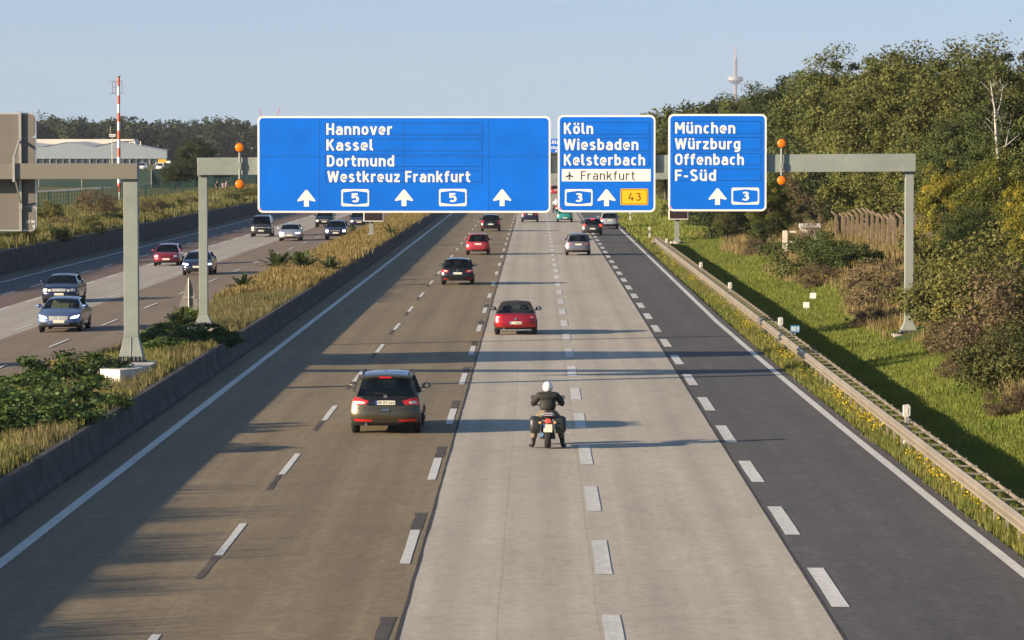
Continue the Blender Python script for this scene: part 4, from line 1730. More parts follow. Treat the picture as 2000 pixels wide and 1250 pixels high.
    # seams: boot lid and bumper gap as thin dark lines
    sm = MB()
    zz = (P[2][1] + P[3][1]) / 2 + .02
    S.patch(sm, 'r', [(-.93, zz), (.93, zz), (.93, zz + .014), (-.93, zz + .014)], .006, 14, 1)
    sm.build("bumper_gap", TRIM, root, local=True)
    sm = MB()
    S.patch(sm, 'r', [(-.9, b - .035), (.9, b - .035), (.9, b - .022), (-.9, b - .022)], .006, 14, 1)
    sm.build("hatch_gap", TRIM, root, local=True)
    if handle:
        hm = MB()
        S.patch(hm, 'r', [(-.12, handle - .03), (.12, handle - .03), (.12, handle + .03), (-.12, handle + .03)], .016, 4, 2)
        ho = hm.build("hatch_handle", TRIM, root, local=True)
        hm = MB()
        S.patch(hm, 'r', [(-.11, handle + .004), (.11, handle + .004), (.10, handle + .032), (-.10, handle + .032)], .022, 4, 2)
        hm.build("handle_chrome", CHROME, ho, local=True)
        hm = MB()
        S.patch(hm, 'r', [(-.80, handle + .05), (.80, handle + .05), (.80, handle + .07), (-.80, handle + .07)], .008, 10, 1)
        hm.build("hatch_crease", col, root, local=True)
    if badge:
        hm = MB()
        c0 = S.rear(pz + .16 if pz + .16 < b else pz + .12, 0)
        hm.lathe((0, c0[1] - .022, c0[2]), [(.055, 0), (.055, .01)], 14, 'y')
        hm.build("badge", CHROME, root, local=True)
    if wiper and kind != 'cabrio' and kind != 'sedan':
        wm = MB()
        p0, p1 = S.rear(b + .03, 0, .03), S.rear(b + .09, -.35, .03)
        wm.bar(p0, p1, .018, .018)
        wm.build("rear_wiper", TRIM, root, local=True)
    if roofrails:
        for s in (-1, 1):
            rm = MB()
            rm.tube([(s * W * .33, P[rt][0] + .25, S.H - .05), (s * W * .34, P[rt][0] + .40, S.H - .005), (s * W * .34, P[ft][0] - .3, S.H - .03), (s * W * .33, P[ft][0] - .15, S.H - .07)], .018, 6)
            rm.build("roof_rail", TRIM, root, local=True)
    am = MB()
    am.bar((0, P[rt][0] + .22, S.H - .02), (0, P[rt][0] + .05, S.H + .10), .012, .012)
    am.build("aerial", TRIM, root, local=True)
    # exhaust
    em = MB()
    em.tube([(-W * .28, .02, .27), (-W * .28, .30, .27)], .03, 10)
    em.build("exhaust_pipe", RIM, root, local=True)
    # nose: headlights, grille, intakes
    if head:
        for i, c in enumerate(head):
            for cc in (c, mir(c)):
                hm = MB()
                S.patch(hm, 'f', cc, .012)
                hm.build("headlight", HEADON if (lit and i == 0) else HEADL, root, local=True, smooth=60)
    if grille:
        gm = MB()
        g = grille
        S.patch(gm, 'f', [(-g[0], g[1]), (g[0], g[1]), (g[0] * g[3], g[2]), (-g[0] * g[3], g[2])], .010)
        go = gm.build("grille", TRIM, root, local=True)
        gm = MB()
        for q in range(4 if chrome_grille else 1):
            k_ = (q + .5) / (4 if chrome_grille else 1)
            z = g[1] + (g[2] - g[1]) * k_
            hh = .014 if not chrome_grille else (g[2] - g[1]) * .085
            tt = g[0] * (1 + (g[3] - 1) * k_) * .94
            S.patch(gm, 'f', [(-tt, z - hh), (tt, z - hh), (tt, z + hh), (-tt, z + hh)], .018, 8, 1)
        if chrome_grille:
            S.patch(gm, 'f', [(-.025, g[1]), (.025, g[1]), (.025, g[2]), (-.025, g[2])], .022, 1, 4)
        gm.build("grille_bar", mat("bright_grille_metal", (.72, .71, .68), rough=.35, metal=.35), go, local=True)
    else:
        gm = MB()
        S.patch(gm, 'f', [(-.45, .62), (.45, .62), (.48, .68), (-.48, .68)], .010)
        gm.build("grille", TRIM, root, local=True)
    for c in (intakes or [[(-.55, .27), (.55, .27), (.6, .36), (-.6, .36)]]):
        im = MB()
        S.patch(im, 'f', c, .010)
        im.build("air_intake", TRIM, root, local=True)
    if fog:
        for s in (-1, 1):
            p = S.front(.36, s * .78, .012)
            fm = MB()
            fm.ell(p, (.05, .03, .04), 10, 6)
            fm.build("fog_light", HEADL, root, local=True)
    return root


def lane_pos(px, pyb):
    z = F * CAMH / (pyb - VY)
    return ((px - VX) * z / F, z, 0.006)


def lane_pos_left(px, pyb):
    r = (VX - px) / (pyb - VY)
    X = r * 7.275 / (1 - .025 * r) if r > 2.3 else r * CAMH
    z = left_fall(-X)
    return (-X, F * (CAMH - z) / (pyb - VY), z + .006)


OLIVE = paint("olive_grey_metallic", (0.085, 0.073, 0.043), metal=0.55, rough=0.30)
REDP = paint("bright_red_metallic", (0.36, 0.008, 0.018), metal=0.45, rough=0.28)
BLACKP = paint("black_car_paint", (0.010, 0.011, 0.013), metal=0.1, rough=0.22)
RED2 = paint("plain_red_paint", (0.40, 0.03, 0.05), metal=0.15, rough=0.3)
NAVY = paint("dark_blue_paint", (0.016, 0.022, 0.055), metal=0.3, rough=0.25)
TEAL = paint("turquoise_paint", (0.035, 0.30, 0.27), metal=0.3, rough=0.3)
GREYP = paint("grey_blue_metallic", (0.20, 0.20, 0.235), metal=0.5, rough=0.3)
SILVER = paint("silver_metallic", (0.52, 0.52, 0.52), metal=0.6, rough=0.3)
SBLUE = paint("silver_blue_metallic", (0.125, 0.185, 0.34), metal=0.55, rough=0.28)
CHAR = paint("charcoal_paint", (0.035, 0.035, 0.035), metal=0.3, rough=0.3)
MAROON = paint("dark_red_paint", (0.24, 0.012, 0.03), metal=0.25, rough=0.28)
SOFT = mat("black_soft_top", (0.014, 0.014, 0.018), rough=0.85, var=.2, vscale=6)

GA = "cars driving away on the near lanes"
GO = "cars coming towards the camera on the far carriageway"
# --- away from the camera
make_car("olive grey people carrier with red tail lights driving left of the motorcyclist", "car", 'mpv', lane_pos(752, 850), 1.86, OLIVE, hs=.955, tail=[[(-1.0, .80), (-.58, .80), (-.50, .90), (-.95, 1.03)]], third=True, plate_z=.85,
         twin=(.35, .85, .2, .6), reflect=[(-.90, .345), (-.40, .345), (-.38, .39), (-.92, .415)], handle=.64, darkpanel=.775, plate_txt="HG DS 444", roofrails=True, group=GA, trimz=.30, wheel=.335, name="people_carrier")
make_car("bright red convertible with a closed black soft top, in the pale concrete lane", "car", 'cabrio', lane_pos(1007, 655), 1.72, REDP, hs=.95, rearglass=GLASS_L, roof=SOFT, tail=[[(-1.0, .70), (-.66, .70), (-.64, .82), (-.96, .86)]], plate_z=.50, brake=False,
         twin=(.2, .6, .1, .45), reflect=[(-.92, .36), (-.62, .36), (-.62, .40), (-.92, .41)], group=GA, mirrorcol=TRIM, name="convertible", plate_txt="KI T 4448", trimz=.30)
make_car("black hatchback with bluish shine on its roof, nearest car ahead of the people carrier", "car", 'hatch', lane_pos(893, 557), 1.80, BLACKP, hs=1.02, tail=[[(-1.0, .72), (-.56, .72), (-.54, .82), (-.97, .90)]], plate_z=.66, twin=(.3, .8, .4, .85),
         reflect=[(-.88, .32), (-.62, .32), (-.62, .365), (-.88, .37)], group=GA, name="hatchback")
make_car("small red hatchback in the second brown lane, between the two black hatchbacks", "car", 'hatch', lane_pos(933, 498), 1.66, RED2, hs=1.05, L=3.9, tail=[[(-1.0, .70), (-.76, .70), (-.74, .86), (-.97, .90)]], plate_z=.78, group=GA, name="hatchback")
make_car("black hatchback just below the widest blue sign, in the brown lane", "car", 'hatch', lane_pos(958, 452), 1.74, BLACKP, hs=1.06, tail=[[(-1.0, .74), (-.80, .74), (-.76, 1.02), (-.94, 1.06)]], plate_z=.66, reflect=[(-.92, .36), (-.74, .36), (-.74, .42), (-.92, .42)], group=GA, name="hatchback")
make_car("dark blue saloon on the concrete lane, half hidden under the widest blue sign", "car", 'sedan', lane_pos(1035, 434), 1.74, NAVY, tail=[[(-1.0, .74), (-.56, .76), (-.54, .86), (-.97, .90)]], plate_z=.82, group=GA, name="saloon_car")
make_car("small turquoise car just below the Köln sign", "car", 'hatch', lane_pos(1103, 434), 1.62, TEAL, hs=1.02, L=3.6, tail=[[(-1.0, .70), (-.78, .70), (-.76, .82), (-.96, .84)]], plate_z=.45, group=GA, name="hatchback")
make_car("blue grey tall hatchback in the right concrete lane", "car", 'mpv', lane_pos(1129, 499), 1.76, GREYP, hs=.93, L=4.2, tail=[[(-1.0, .80), (-.60, .80), (-.60, .90), (-.96, .95)]], plate_z=.79, twin=(.2, .7, .3, .8), group=GA, name="people_carrier", trimz=.36)
make_car("black car with lit brake lights moving into the grey lane", "car", 'mpv', lane_pos(1157, 460), 1.74, CHAR, hs=.90, L=4.1, tail=[[(-1.0, .80), (-.78, .80), (-.74, 1.0), (-.92, 1.04)]], plate_z=.60, brake=True, third=True, group=GA, name="hatchback")
make_car("silver people carrier in the grey lane at the edge line", "car", 'mpv', lane_pos(1190, 447), 1.78, SILVER, hs=.94, tail=[[(-1.0, .84), (-.84, .84), (-.80, 1.02), (-.94, 1.06)]], plate_z=.82, group=GA, name="people_carrier", trimz=.40)
make_car("distant red car seen through the gap between the widest sign and the Köln sign", "car", 'suv', ((1085 - VX) * 620 / F, 620, .006), 1.8, RED2, tail=[[(-1.0, .84), (-.7, .84), (-.7, 1.0), (-.94, 1.04)]], plate_z=.9, group=GA, name="hatchback")
# --- towards the camera: the nose is at y = 0 after turning round
R180 = math.pi


def oncoming(label, kind, px, pyb, W, col, **kw):
    x, z, h = lane_pos_left(px, pyb)
    S = Shell(kind, W, kw.get('hs', 1.0), kw.get('L'))
    kw.setdefault('rearglass', GLASS_D)
    return make_car(label, "car", kind, (x, z + S.L, h), W, col, rz=R180, group=GO, **kw)


HL_S = [[(.60, .62), (.98, .66), (.95, .76), (.56, .69)]]
HL_R = [[(.62, .60), (.92, .60), (.90, .74), (.62, .74)]]
oncoming("silver blue saloon with glowing angled headlights and cream seats, nearest oncoming car", 'sedan', 112, 650, 1.81, SBLUE, head=[[(.54, .58), (.88, .62), (.95, .74), (.60, .66)]], lit=True, grille=(.46, .50, .68, 1.05), chrome_grille=True, seats=SEATC, front_plate_z=.45,
         intakes=[[(.55, .30), (.9, .32), (.88, .42), (.5, .40)], [(-.9, .32), (-.55, .30), (-.5, .40), (-.88, .42)], [(-.4, .26), (.4, .26), (.44, .34), (-.44, .34)]], name="saloon_car")
oncoming("dark blue saloon with round headlights and a chrome grille, behind the silver blue one", 'sedan', 113, 593, 1.81, NAVY, head=[[(.66, .60), (.92, .60), (.90, .75), (.66, .75)], [(.46, .60), (.60, .60), (.60, .71), (.46, .71)]], lit=False, grille=(.40, .60, .74, 1.1), chrome_grille=True, front_plate_z=.46, name="saloon_car")
oncoming("dark red hatchback coming on the reddish lane behind the nearer gantry post", 'hatch', 323, 520, 1.70, MAROON, head=HL_R, front_plate_z=.46, name="hatchback")
oncoming("dark estate car with bright lamps, partly hidden by the sign gantry's left post", 'sedan', 383, 538, 1.80, NAVY, head=HL_S, lit=True, grille=(.26, .40, .70, 1.1), front_plate_z=.52, fog=True, name="saloon_car")
oncoming("tall dark van with square headlights, leftmost under the widest blue sign", 'van', 509, 463, 1.84, CHAR, head=[[(.66, .76), (.93, .76), (.93, .92), (.66, .92)]], grille=(.60, .77, .90, 1.0), front_plate_z=.55, name="van")
oncoming("light silver saloon with lit headlights on the concrete lane edge", 'sedan', 565, 471, 1.78, SILVER, head=HL_S, lit=True, grille=(.40, .58, .66, 1.0), front_plate_z=.50, name="saloon_car")
oncoming("dark blue car with glowing blue headlights beside the median grass", 'suv', 655, 468, 1.80, NAVY, head=[[(.66, .66), (.93, .66), (.92, .82), (.66, .80)]], lit=True, grille=(.5, .66, .82, 1.0), front_plate_z=.56, hs=.96, roofrails=True, name="estate_car")
oncoming("black car right behind the one with blue headlights, cut off by the sign", 'suv', 633, 444, 1.80, BLACKP, head=HL_R, grille=(.5, .66, .80, 1.0), front_plate_z=.56, name="estate_car")
oncoming("dark car half hidden behind the black message board", 'suv', 701, 445, 1.80, NAVY, head=HL_R, grille=(.5, .66, .80, 1.0), front_plate_z=.56, hs=.95, name="estate_car")


# ------------------------------------------------------------------ vegetation
RNG = np.random.default_rng(11)


def leaf_quads(pos, size, up=0.35, out=None, rng=RNG, aspect=0.62):
    """leaf-sized diamonds at pos (N,3), sizes (N,), turned mostly at random"""
    n = len(pos)
    nr = rng.normal(size=(n, 3))
    nr[:, 2] += up
    if out is not None:
        nr += out * 0.9
    nr /= np.linalg.norm(nr, axis=1, keepdims=True)
    a = rng.normal(size=(n, 3))
    t = np.cross(nr, a)
    t /= np.linalg.norm(t, axis=1, keepdims=True) + 1e-9
    b = np.cross(nr, t)
    s = size[:, None]
    return np.stack([pos - t * s * .5, pos + b * s * .5 * aspect + nr * s * .08, pos + t * s * .5, pos - b * s * .5 * aspect + nr * s * .08], axis=1)


def crown_points(rng, rx, ry, rz, nclump, per, clump, hollow=0.45, lump=0.22, flat=0.0):
    """positions of leaves in clumps through an uneven crown centred on the origin"""
    d = rng.normal(size=(nclump, 3))
    d /= np.linalg.norm(d, axis=1, keepdims=True)
    r = hollow + (1 - hollow) * rng.random(nclump) ** 0.55
    ph = rng.random(6) * 6.28
    lob = 1 + lump * (np.sin(3 * np.arctan2(d[:, 1], d[:, 0]) + ph[0]) * np.cos(2 * d[:, 2] + ph[1]) + 0.7 * np.sin(5 * d[:, 2] + ph[2] + 2 * np.arctan2(d[:, 1], d[:, 0])))
    c = d * (r * lob)[:, None] * np.array([rx, ry, rz])
    cs = clump * (0.55 + 0.9 * rng.random(nclump))
    idx = np.repeat(np.arange(nclump), per)
    n = len(idx)
    o = rng.normal(size=(n, 3))
    o /= np.linalg.norm(o, axis=1, keepdims=True)
    o *= (rng.random(n) ** 0.45)[:, None]
    o[:, 2] *= 0.75 - flat
    pos = c[idx] + o * cs[idx][:, None]
    outw = pos / np.array([rx, ry, rz])
    outw /= np.linalg.norm(outw, axis=1, keepdims=True) + 1e-6
    crand = rng.random(nclump)[idx]
    return pos, outw, crand, c


G_DARK = (0.020, 0.030, 0.008)
G_MID = (0.055, 0.070, 0.016)
G_OLV = (0.095, 0.100, 0.022)
G_LIT = (0.150, 0.150, 0.030)
LEAF_OAK = leaf_mat("oak_foliage", [(.0, (0.0216, 0.0336, 0.0090)), (.35, (0.0552, 0.0742, 0.0190)), (.65, (0.1008, 0.1206, 0.0291)), (1., (0.1680, 0.1694, 0.0426))], rough=.7, transl=.25)
LEAF_DARK = leaf_mat("dark_green_foliage", [(.0, (0.0180, 0.0302, 0.0090)), (.4, (0.0432, 0.0638, 0.0157)), (.75, (0.0792, 0.1067, 0.0269)), (1., (0.1380, 0.1508, 0.0392))], rough=.7, transl=.25)
LEAF_OLIVE = leaf_mat("olive_foliage", [(.0, (0.0360, 0.0418, 0.0112)), (.4, (0.0864, 0.0951, 0.0235)), (.75, (0.1416, 0.1438, 0.0358)), (1., (0.2280, 0.1914, 0.0504))], rough=.7, transl=.25)
LEAF_BROWN = leaf_mat("russet_foliage", [(.0, (0.050, 0.038, 0.020)), (.4, (0.125, 0.092, 0.050)), (.75, (0.20, 0.150, 0.082)), (1., (0.30, 0.225, 0.12))], rough=.8)
LEAF_YELLOW = leaf_mat("yellowing_foliage", [(.0, (0.0396, 0.0523, 0.0099)), (.38, (0.0990, 0.1172, 0.0197)), (.62, (0.2376, 0.2205, 0.0246)), (.85, (0.5544, 0.3721, 0.0246)), (1., (0.7260, 0.4134, 0.0246))])
LEAF_FRESH = leaf_mat("bright_leafy_green", [(.0, (0.026, 0.052, 0.014)), (.4, (0.068, 0.118, 0.028)), (.75, (0.125, 0.180, 0.048)), (1., (0.22, 0.25, 0.09))], nscale=1.2)
LEAF_FAR = leaf_mat("far_wood_foliage", [(.0, (0.0187, 0.0311, 0.0085)), (.35, (0.0391, 0.0581, 0.0153)), (.65, (0.0723, 0.0881, 0.0221)), (.9, (0.1190, 0.1141, 0.0298)), (1., (0.1445, 0.1141, 0.0340))], nscale=0.09)
BARK = mat("tree_bark", (0.10, 0.08, 0.06), rough=.95, var=.3, vscale=3)
BIRCHB = mat("birch_bark", (0.40, 0.385, 0.35), rough=.8, var=.25, vscale=4)


def crown_mesh(name, material, seed, rx, ry, rz, zc, nclump, per, clump, leaf, **kw):
    rng = np.random.default_rng(seed)
    pos, outw, crand, cl = crown_points(rng, rx, ry, rz, nclump, per, clump, **kw)
    pos = pos + np.array([0, 0, zc])
    keep = pos[:, 2] > 0.03
    pos, outw, crand = pos[keep], outw[keep], crand[keep]
    P = leaf_quads(pos, leaf * (0.6 + 0.8 * rng.random(len(pos))), out=outw, rng=rng)
    rnd = np.clip(0.55 * crand + 0.45 * rng.random(len(pos)), 0, 1)
    o = quad_mesh(name, P, material, rnd=rnd)
    return o, cl + np.array([0, 0, zc])


def make_tree(kind, seed, h, material, rxy, low, nclump=150, per=110, leaf=.26, clump=.95, bark=None, lean=0.0, **kw):
    """a tree of height h standing at the origin, crown from low*h to h"""
    root = thing("tree", None, None)
    rz = h * (1 - low) / 2
    zc = h * low + rz
    co, cl = crown_mesh("crown", material, seed, rxy, rxy, rz * .93, zc, nclump, per, clump, leaf, **kw)
    co.parent = root
    r = random.Random(seed)
    mb = MB()
    tr = h * .018 + .05
    top = zc + rz * .55
    pts = [(lean * z + r.uniform(-.1, .1) * (i > 0), r.uniform(-.1, .1) * (i > 0), z) for i, z in enumerate([-.3, h * .12, h * .28, zc - rz * .1, top])]
    mb.tube(pts, [tr * 1.25, tr, tr * .85, tr * .6, tr * .2], 8)
    for c in cl[:26]:
        z0 = r.uniform(.30, .75) * c[2]
        k = np.interp(z0, [p[2] for p in pts], range(len(pts)))
        a = Vector((float(np.interp(z0, [p[2] for p in pts], [p[0] for p in pts])), float(np.interp(z0, [p[2] for p in pts], [p[1] for p in pts])), z0))
        b_ = Vector(c) * .96
        mid = a.lerp(b_, .5) + Vector((0, 0, -.1 * (b_ - a).length + r.uniform(-.2, .2)))
        mb.tube([a, mid, b_], [tr * .34, tr * .22, tr * .06], 5)
    mb.build("trunk", bark or BARK, root, local=True, smooth=60)
    return root


def make_shrub(seed, h, material, rxy, nclump=46, per=90, leaf=.15, clump=.5, name="shrub", **kw):
    root = thing(name, None, None)
    co, cl = crown_mesh("foliage", material, seed, rxy, rxy, h * .62, h * .42, nclump, per, clump, leaf, **kw)
    co.parent = root
    r = random.Random(seed)
    mb = MB()
    for c in cl[:14]:
        mb.tube([(r.uniform(-.15, .15), r.uniform(-.15, .15), -.15), Vector(c) * .5 + Vector((0, 0, .1)), Vector(c)], [.035, .025, .008], 5)
    mb.build("stem", BARK, root, local=True)
    return root


PROTO = {
    'oak': make_tree('oak', 1, 12, LEAF_OAK, 4.2, .10, 230, 210, .185, .80, lump=.20),
    'oak2': make_tree('oak', 2, 12, LEAF_OAK, 3.7, .06, 220, 210, .175, .76, lump=.20),
    'dark': make_tree('dark', 3, 12, LEAF_DARK, 4.0, .06, 230, 210, .18, .80, lump=.20),
    'olive': make_tree('olive', 4, 12, LEAF_OLIVE, 4.0, .08, 220, 210, .175, .76, lump=.20),
    'russet': make_tree('russet', 5, 12, LEAF_BROWN, 4.2, .05, 260, 90, .20, .75, lump=.20),
    'yellow': make_tree('yellow', 6, 12, LEAF_YELLOW, 4.4, .04, 230, 200, .185, .80, lump=.20),
    'shrub': make_shrub(21, 2.4, LEAF_OLIVE, 2.0, 80, 170, .115, .50),
    'shrubdark': make_shrub(22, 2.4, LEAF_DARK, 2.0, 90, 180, .115, .50),
    'shrubbrown': make_shrub(23, 2.4, LEAF_BROWN, 2.0, 90, 130, .10, .45),
    'bramble': make_shrub(24, 1.0, LEAF_FRESH, 1.25, 70, 110, .105, .32, flat=.2),
    'far': make_tree('far', 8, 12, LEAF_OAK, 4.4, .05, 130, 60, .45, 1.2, lump=.24),
}
USED = set()


def plant(kind, x, y, h, label, cat, group, wide=1.0, z=None, rz=None, name=None):
    p = PROTO[kind]
    base = {'shrub': 2.4, 'shrubdark': 2.4, 'shrubbrown': 2.4, 'bramble': 1.0}.get(kind, 12.0)
    if kind in USED:
        o = copy_tree(p)
    else:
        o = p
        USED.add(kind)
    r = random.Random(int(x * 31 + y * 17))
    o.location = (x, y, (land(x, y) if z is None else z) - .08)
    s = h / base
    o.scale = (s * wide, s * wide, s)
    o.rotation_euler = (0, 0, r.uniform(0, 6.28) if rz is None else rz)
    tag(o, label, cat, group)
    if name:
        o.name = name
    return o


def tree_at(kind, px, ytop, Z, label, wide=1.0, group="trees of the wood above the right-hand slope"):
    x = (px - VX) * Z / F
    zt = CAMH - (ytop - VY) * Z / F
    return plant(kind, x, Z, zt - land(x, Z), label, "tree", group, wide)


TREES = [
    # back row along the skyline, far to near
    ('far', 1283, 219, 640, "small far tree at the wood's left end above the Köln sign's right corner", 1.0),
    ('far', 1318, 210, 600, "far dark tree rising over the München sign's top left corner", 1.0),
    ('far', 1356, 203, 560, "far skyline tree over the München sign's left half", 1.1),
    ('far', 1398, 198, 520, "far skyline tree just left of the television tower", 1.0),
    ('dark', 1440, 187, 460, "dark skyline tree hiding the foot of the television tower", 1.0),
    ('oak', 1478, 178, 420, "skyline tree over the München sign's right end", 1.0),
    ('olive', 1520, 160, 385, "olive green skyline tree above the right pair of amber lamps", 1.1),
    ('dark', 1560, 146, 350, "dark skyline tree where the wood's outline starts to climb", 1.0),
    ('oak', 1603, 130, 325, "tall green skyline tree left of the wood's first broad top", 1.05),
    ('oak2', 1648, 112, 300, "tall green tree at the wood's first broad top", 1.1),
    ('oak', 1694, 97, 285, "tall tree on the skyline above the middle of the gantry's bare beam", 1.1),
    ('oak2', 1742, 95, 268, "tall skyline tree above the gantry beam's right end", 1.1),
    ('olive', 1790, 93, 252, "olive skyline tree above the gantry's right post", 1.1),
    ('oak', 1838, 104, 240, "tree at the dip in the skyline right of the gantry's right post", 1.0),
    ('dark', 1880, 106, 228, "dark tree at the skyline dip left of the wood's highest top", 1.0),
    ('olive', 1928, 80, 216, "highest tree of the wood, its top breaking the skyline near the picture's right edge", 1.15),
    ('oak2', 1985, 90, 205, "tall tree at the picture's right edge on the skyline", 1.1),
    ('oak', 2050, 96, 198, "skyline tree cut by the picture's right edge", 1.0),
    # middle row
    ('olive', 1300, 262, 520, "olive tree filling the gap between the Köln and München signs", .9),
    ('dark', 1350, 290, 470, "dark tree behind the München sign's lower left corner", 1.0),
    ('oak', 1400, 270, 400, "tree behind the middle of the München sign", 1.0),
    ('oak2', 1520, 215, 340, "bushy green tree directly behind the right pair of amber lamps", 1.0),
    ('russet', 1595, 232, 312, "reddish brown thin-leaved tree above the gantry's bare beam", .75),
    ('oak', 1672, 190, 345, "broad green tree above the gantry beam's middle", 1.1),
    ('oak2', 1735, 250, 322, "bushy olive tree right above the gantry beam's right end", 1.0),
    ('dark', 1812, 175, 268, "dark green tree above the gantry's right corner", 1.1),
    ('dark', 1868, 225, 212, "very dark tree left of the white birch", 1.0),
    ('dark', 1990, 180, 198, "dark tree right behind the white birch", 1.05),
    # front row below the beam
    ('olive', 1420, 385, 300, "low bushy tree below the München sign, right of the small message board", .95),
    ('yellow', 1505, 340, 275, "yellow green bush tree under the right pair of amber lamps", .95),
    ('oak2', 1580, 345, 350, "green tree under the gantry beam, left of the concrete fence", .9),
    ('russet', 1705, 375, 303, "brownish low tree behind the slanting concrete fence posts", 1.0),
    ('olive', 1640, 330, 360, "olive low tree under the gantry's beam, between two browner ones", .9),
    ('yellow', 1848, 318, 186, "green tree with yellow leaves just right of the gantry's right post", .75),
    ('yellow', 1950, 285, 172, "autumn yellow topped tree under the white birch", .95),
    ('dark', 1895, 400, 165, "dark green spreading tree right of the gantry's post, low on the slope", 1.15),
    ('yellow', 2030, 330, 158, "yellowing tree cut by the picture's right edge, low on the slope", 1.0),
    ('dark', 1480, 430, 268, "dark round bush tree at the grass edge below the München sign", .9),
    ('oak', 1762, 300, 310, "green tree seen just left of the gantry's right post", .9),
]
for k, px, yt, Z, lab, wd in TREES:
    tree_at(k, px, yt, Z, lab, wd)

# undergrowth on the slope
SHRUBS = [
    ('shrubdark', 1378, 446, 2.6, 1.0, "dark shrub by the message board's concrete footing"),
    ('shrubdark', 1440, 470, 3.0, 1.1, "dark shrub at the top of the grass, left of the white fence frame"),
    ('shrubdark', 1590, 540, 2.3, 1.25, "dark shrub in front of the white fence frame"),
    ('shrubdark', 1655, 540, 1.8, 1.2, "dark shrub hiding the feet of the slanting fence posts"),
    ('shrub', 1545, 498, 1.3, .9, "low dry shrub at the foot of the white fence frame"),
    ('shrubbrown', 1600, 560, 1.2, 1.3, "low brown shrub on the grass below the dark fence shrubs"),
    ('shrubbrown', 1720, 610, 2.2, 1.0, "brown shrub in the shade left of the gantry's right post"),
    ('shrubdark', 1745, 600, 1.3, .9, "dark shrub pressed against the left side of the gantry's right post"),
    ('shrub', 1690, 565, .9, 1.1, "grey green low shrub on the slope's brow under the fence"),
    ('shrubbrown', 1700, 640, .9, 1.0, "brown weeds a little left of the right post's concrete footing"),
    ('shrubbrown', 1584, 500, 2.1, .6, "thin brown bush in front of the small white hut"),
    ('shrub', 1838, 600, 1.8, 1.1, "olive shrub just right of the gantry's right post"),
    ('shrubbrown', 1868, 690, 1.3, 1.1, "brown shrub with yellow blossom right of the post's footing"),
    ('shrub', 1905, 640, 2.6, 1.1, "olive thicket under the dark spreading tree"),
    ('shrub', 1965, 620, 3.2, 1.1, "tall olive thicket by the picture's right edge"),
    ('shrubbrown', 1950, 735, 1.5, 1.2, "brown dry shrub near the right edge, above the green slope"),
    ('shrub', 2000, 760, 2.0, 1.1, "grey olive shrub at the right edge, lowest of the thicket"),
    ('shrubbrown', 1885, 740, .9, 1.1, "small brown weed bush at the brow of the green slope"),
    ('shrubbrown', 1985, 815, .9, 1.1, "brown weed bush near the right edge, nearest the guard rail"),
    ('shrubbrown', 2040, 700, 3.0, 1.1, "tan brown thicket cut by the picture's right edge"),
    ('shrub', 1325, 428, 2.2, 1.0, "shrub behind the message board under the München sign"),
    ('shrubbrown', 1480, 500, 1.2, 1.2, "dry tawny bush on the grass under the dark round bush tree"),
    ('shrub', 1885, 560, 3.2, 1.0, "taller olive thicket behind the olive one, right of the gantry post"),
]
for k, px, py, h, wd, lab in SHRUBS:
    p = pix(px, py)
    plant(k, p.x, p.y, h, lab, "shrub", "shrubs on the right-hand slope", wd)


# the birch: white stem, bare forked limbs
def birch():
    Z = 184.0
    b0 = at(1942, 330, Z)
    t = thing("birch_tree", "slim birch with white forked bare stems before the dark trees near the right edge", "tree", (b0.x, Z, land(b0.x, Z)))
    r = random.Random(3)
    mb = MB()
    P = lambda px, py, dy=0: at(px, py, Z - 6 + dy)
    mb.tube([Vector((b0.x, Z - 6, land(b0.x, Z) - .2)), P(1946, 290), P(1943, 250), P(1941, 215), P(1936, 185), P(1932, 158)], [.085, .075, .065, .05, .035, .012], 8)
    mb.tube([P(1943, 235), P(1952, 200, .3), P(1957, 165, .5)], [.035, .025, .008], 6)
    mb.tube([P(1946, 270), P(1932, 250, -.3), P(1920, 236, -.5)], [.03, .02, .006], 6)
    mb.tube([P(1963, 285), P(1968, 255, .2), P(1972, 235, .5)], [.035, .022, .008], 6)
    mb.tube([P(1946, 292), P(1963, 285), P(1990, 262)], [.035, .03, .008], 6)
    mb.tube([P(1936, 185), P(1922, 168), P(1912, 160)], [.025, .014, .005], 6)
    for i in range(26):
        py = r.uniform(160, 270)
        px = 1940 + r.uniform(-4, 14)
        mb.tube([P(px, py), P(px + r.uniform(-16, 16), py - r.uniform(4, 16), r.uniform(-.5, .5))], [.014, .004], 4)
    mb.build("trunk", BIRCHB, t)
    rng = np.random.default_rng(4)
    n = 900
    pos = np.array([0, 0, 0]) + rng.normal(size=(n, 3)) * np.array([1.0, .7, 1.5])
    c = P(1943, 200)
    pos = pos + np.array([c.x - b0.x, -6, c.z - land(b0.x, Z)])
    quad_mesh("crown", leaf_quads(pos, .10 * (.6 + .8 * rng.random(n)), rng=rng), LEAF_BROWN, t, rng.random(n))


birch()


def wood(name, trees, leaf, nclump, per, clump, seed, label=None, material=None):
    """a far-off wood that reads as one mass"""
    rng = np.random.default_rng(seed)
    Ps, Rs = [], []
    for (x, y, h, rr) in trees:
        z0 = land(x, y)
        pos, outw, cr, _ = crown_points(rng, rr, rr, h * .48, nclump, per, clump, hollow=.5, lump=.25)
        pos = pos + np.array([x, y, z0 + h * .5])
        k = pos[:, 2] > z0
        pos, outw, cr = pos[k], outw[k], cr[k]
        Ps.append(leaf_quads(pos, leaf * (.6 + .8 * rng.random(len(pos))), out=outw, rng=rng))
        base = rng.random()
        Rs.append(np.clip(.45 * base + .3 * cr + .3 * rng.random(len(pos)), 0, 1))
    o = quad_mesh(name, np.concatenate(Ps), material or LEAF_FAR, rnd=np.concatenate(Rs))
    return tag(o, label, "wood", kind="stuff")


_r = random.Random(5)
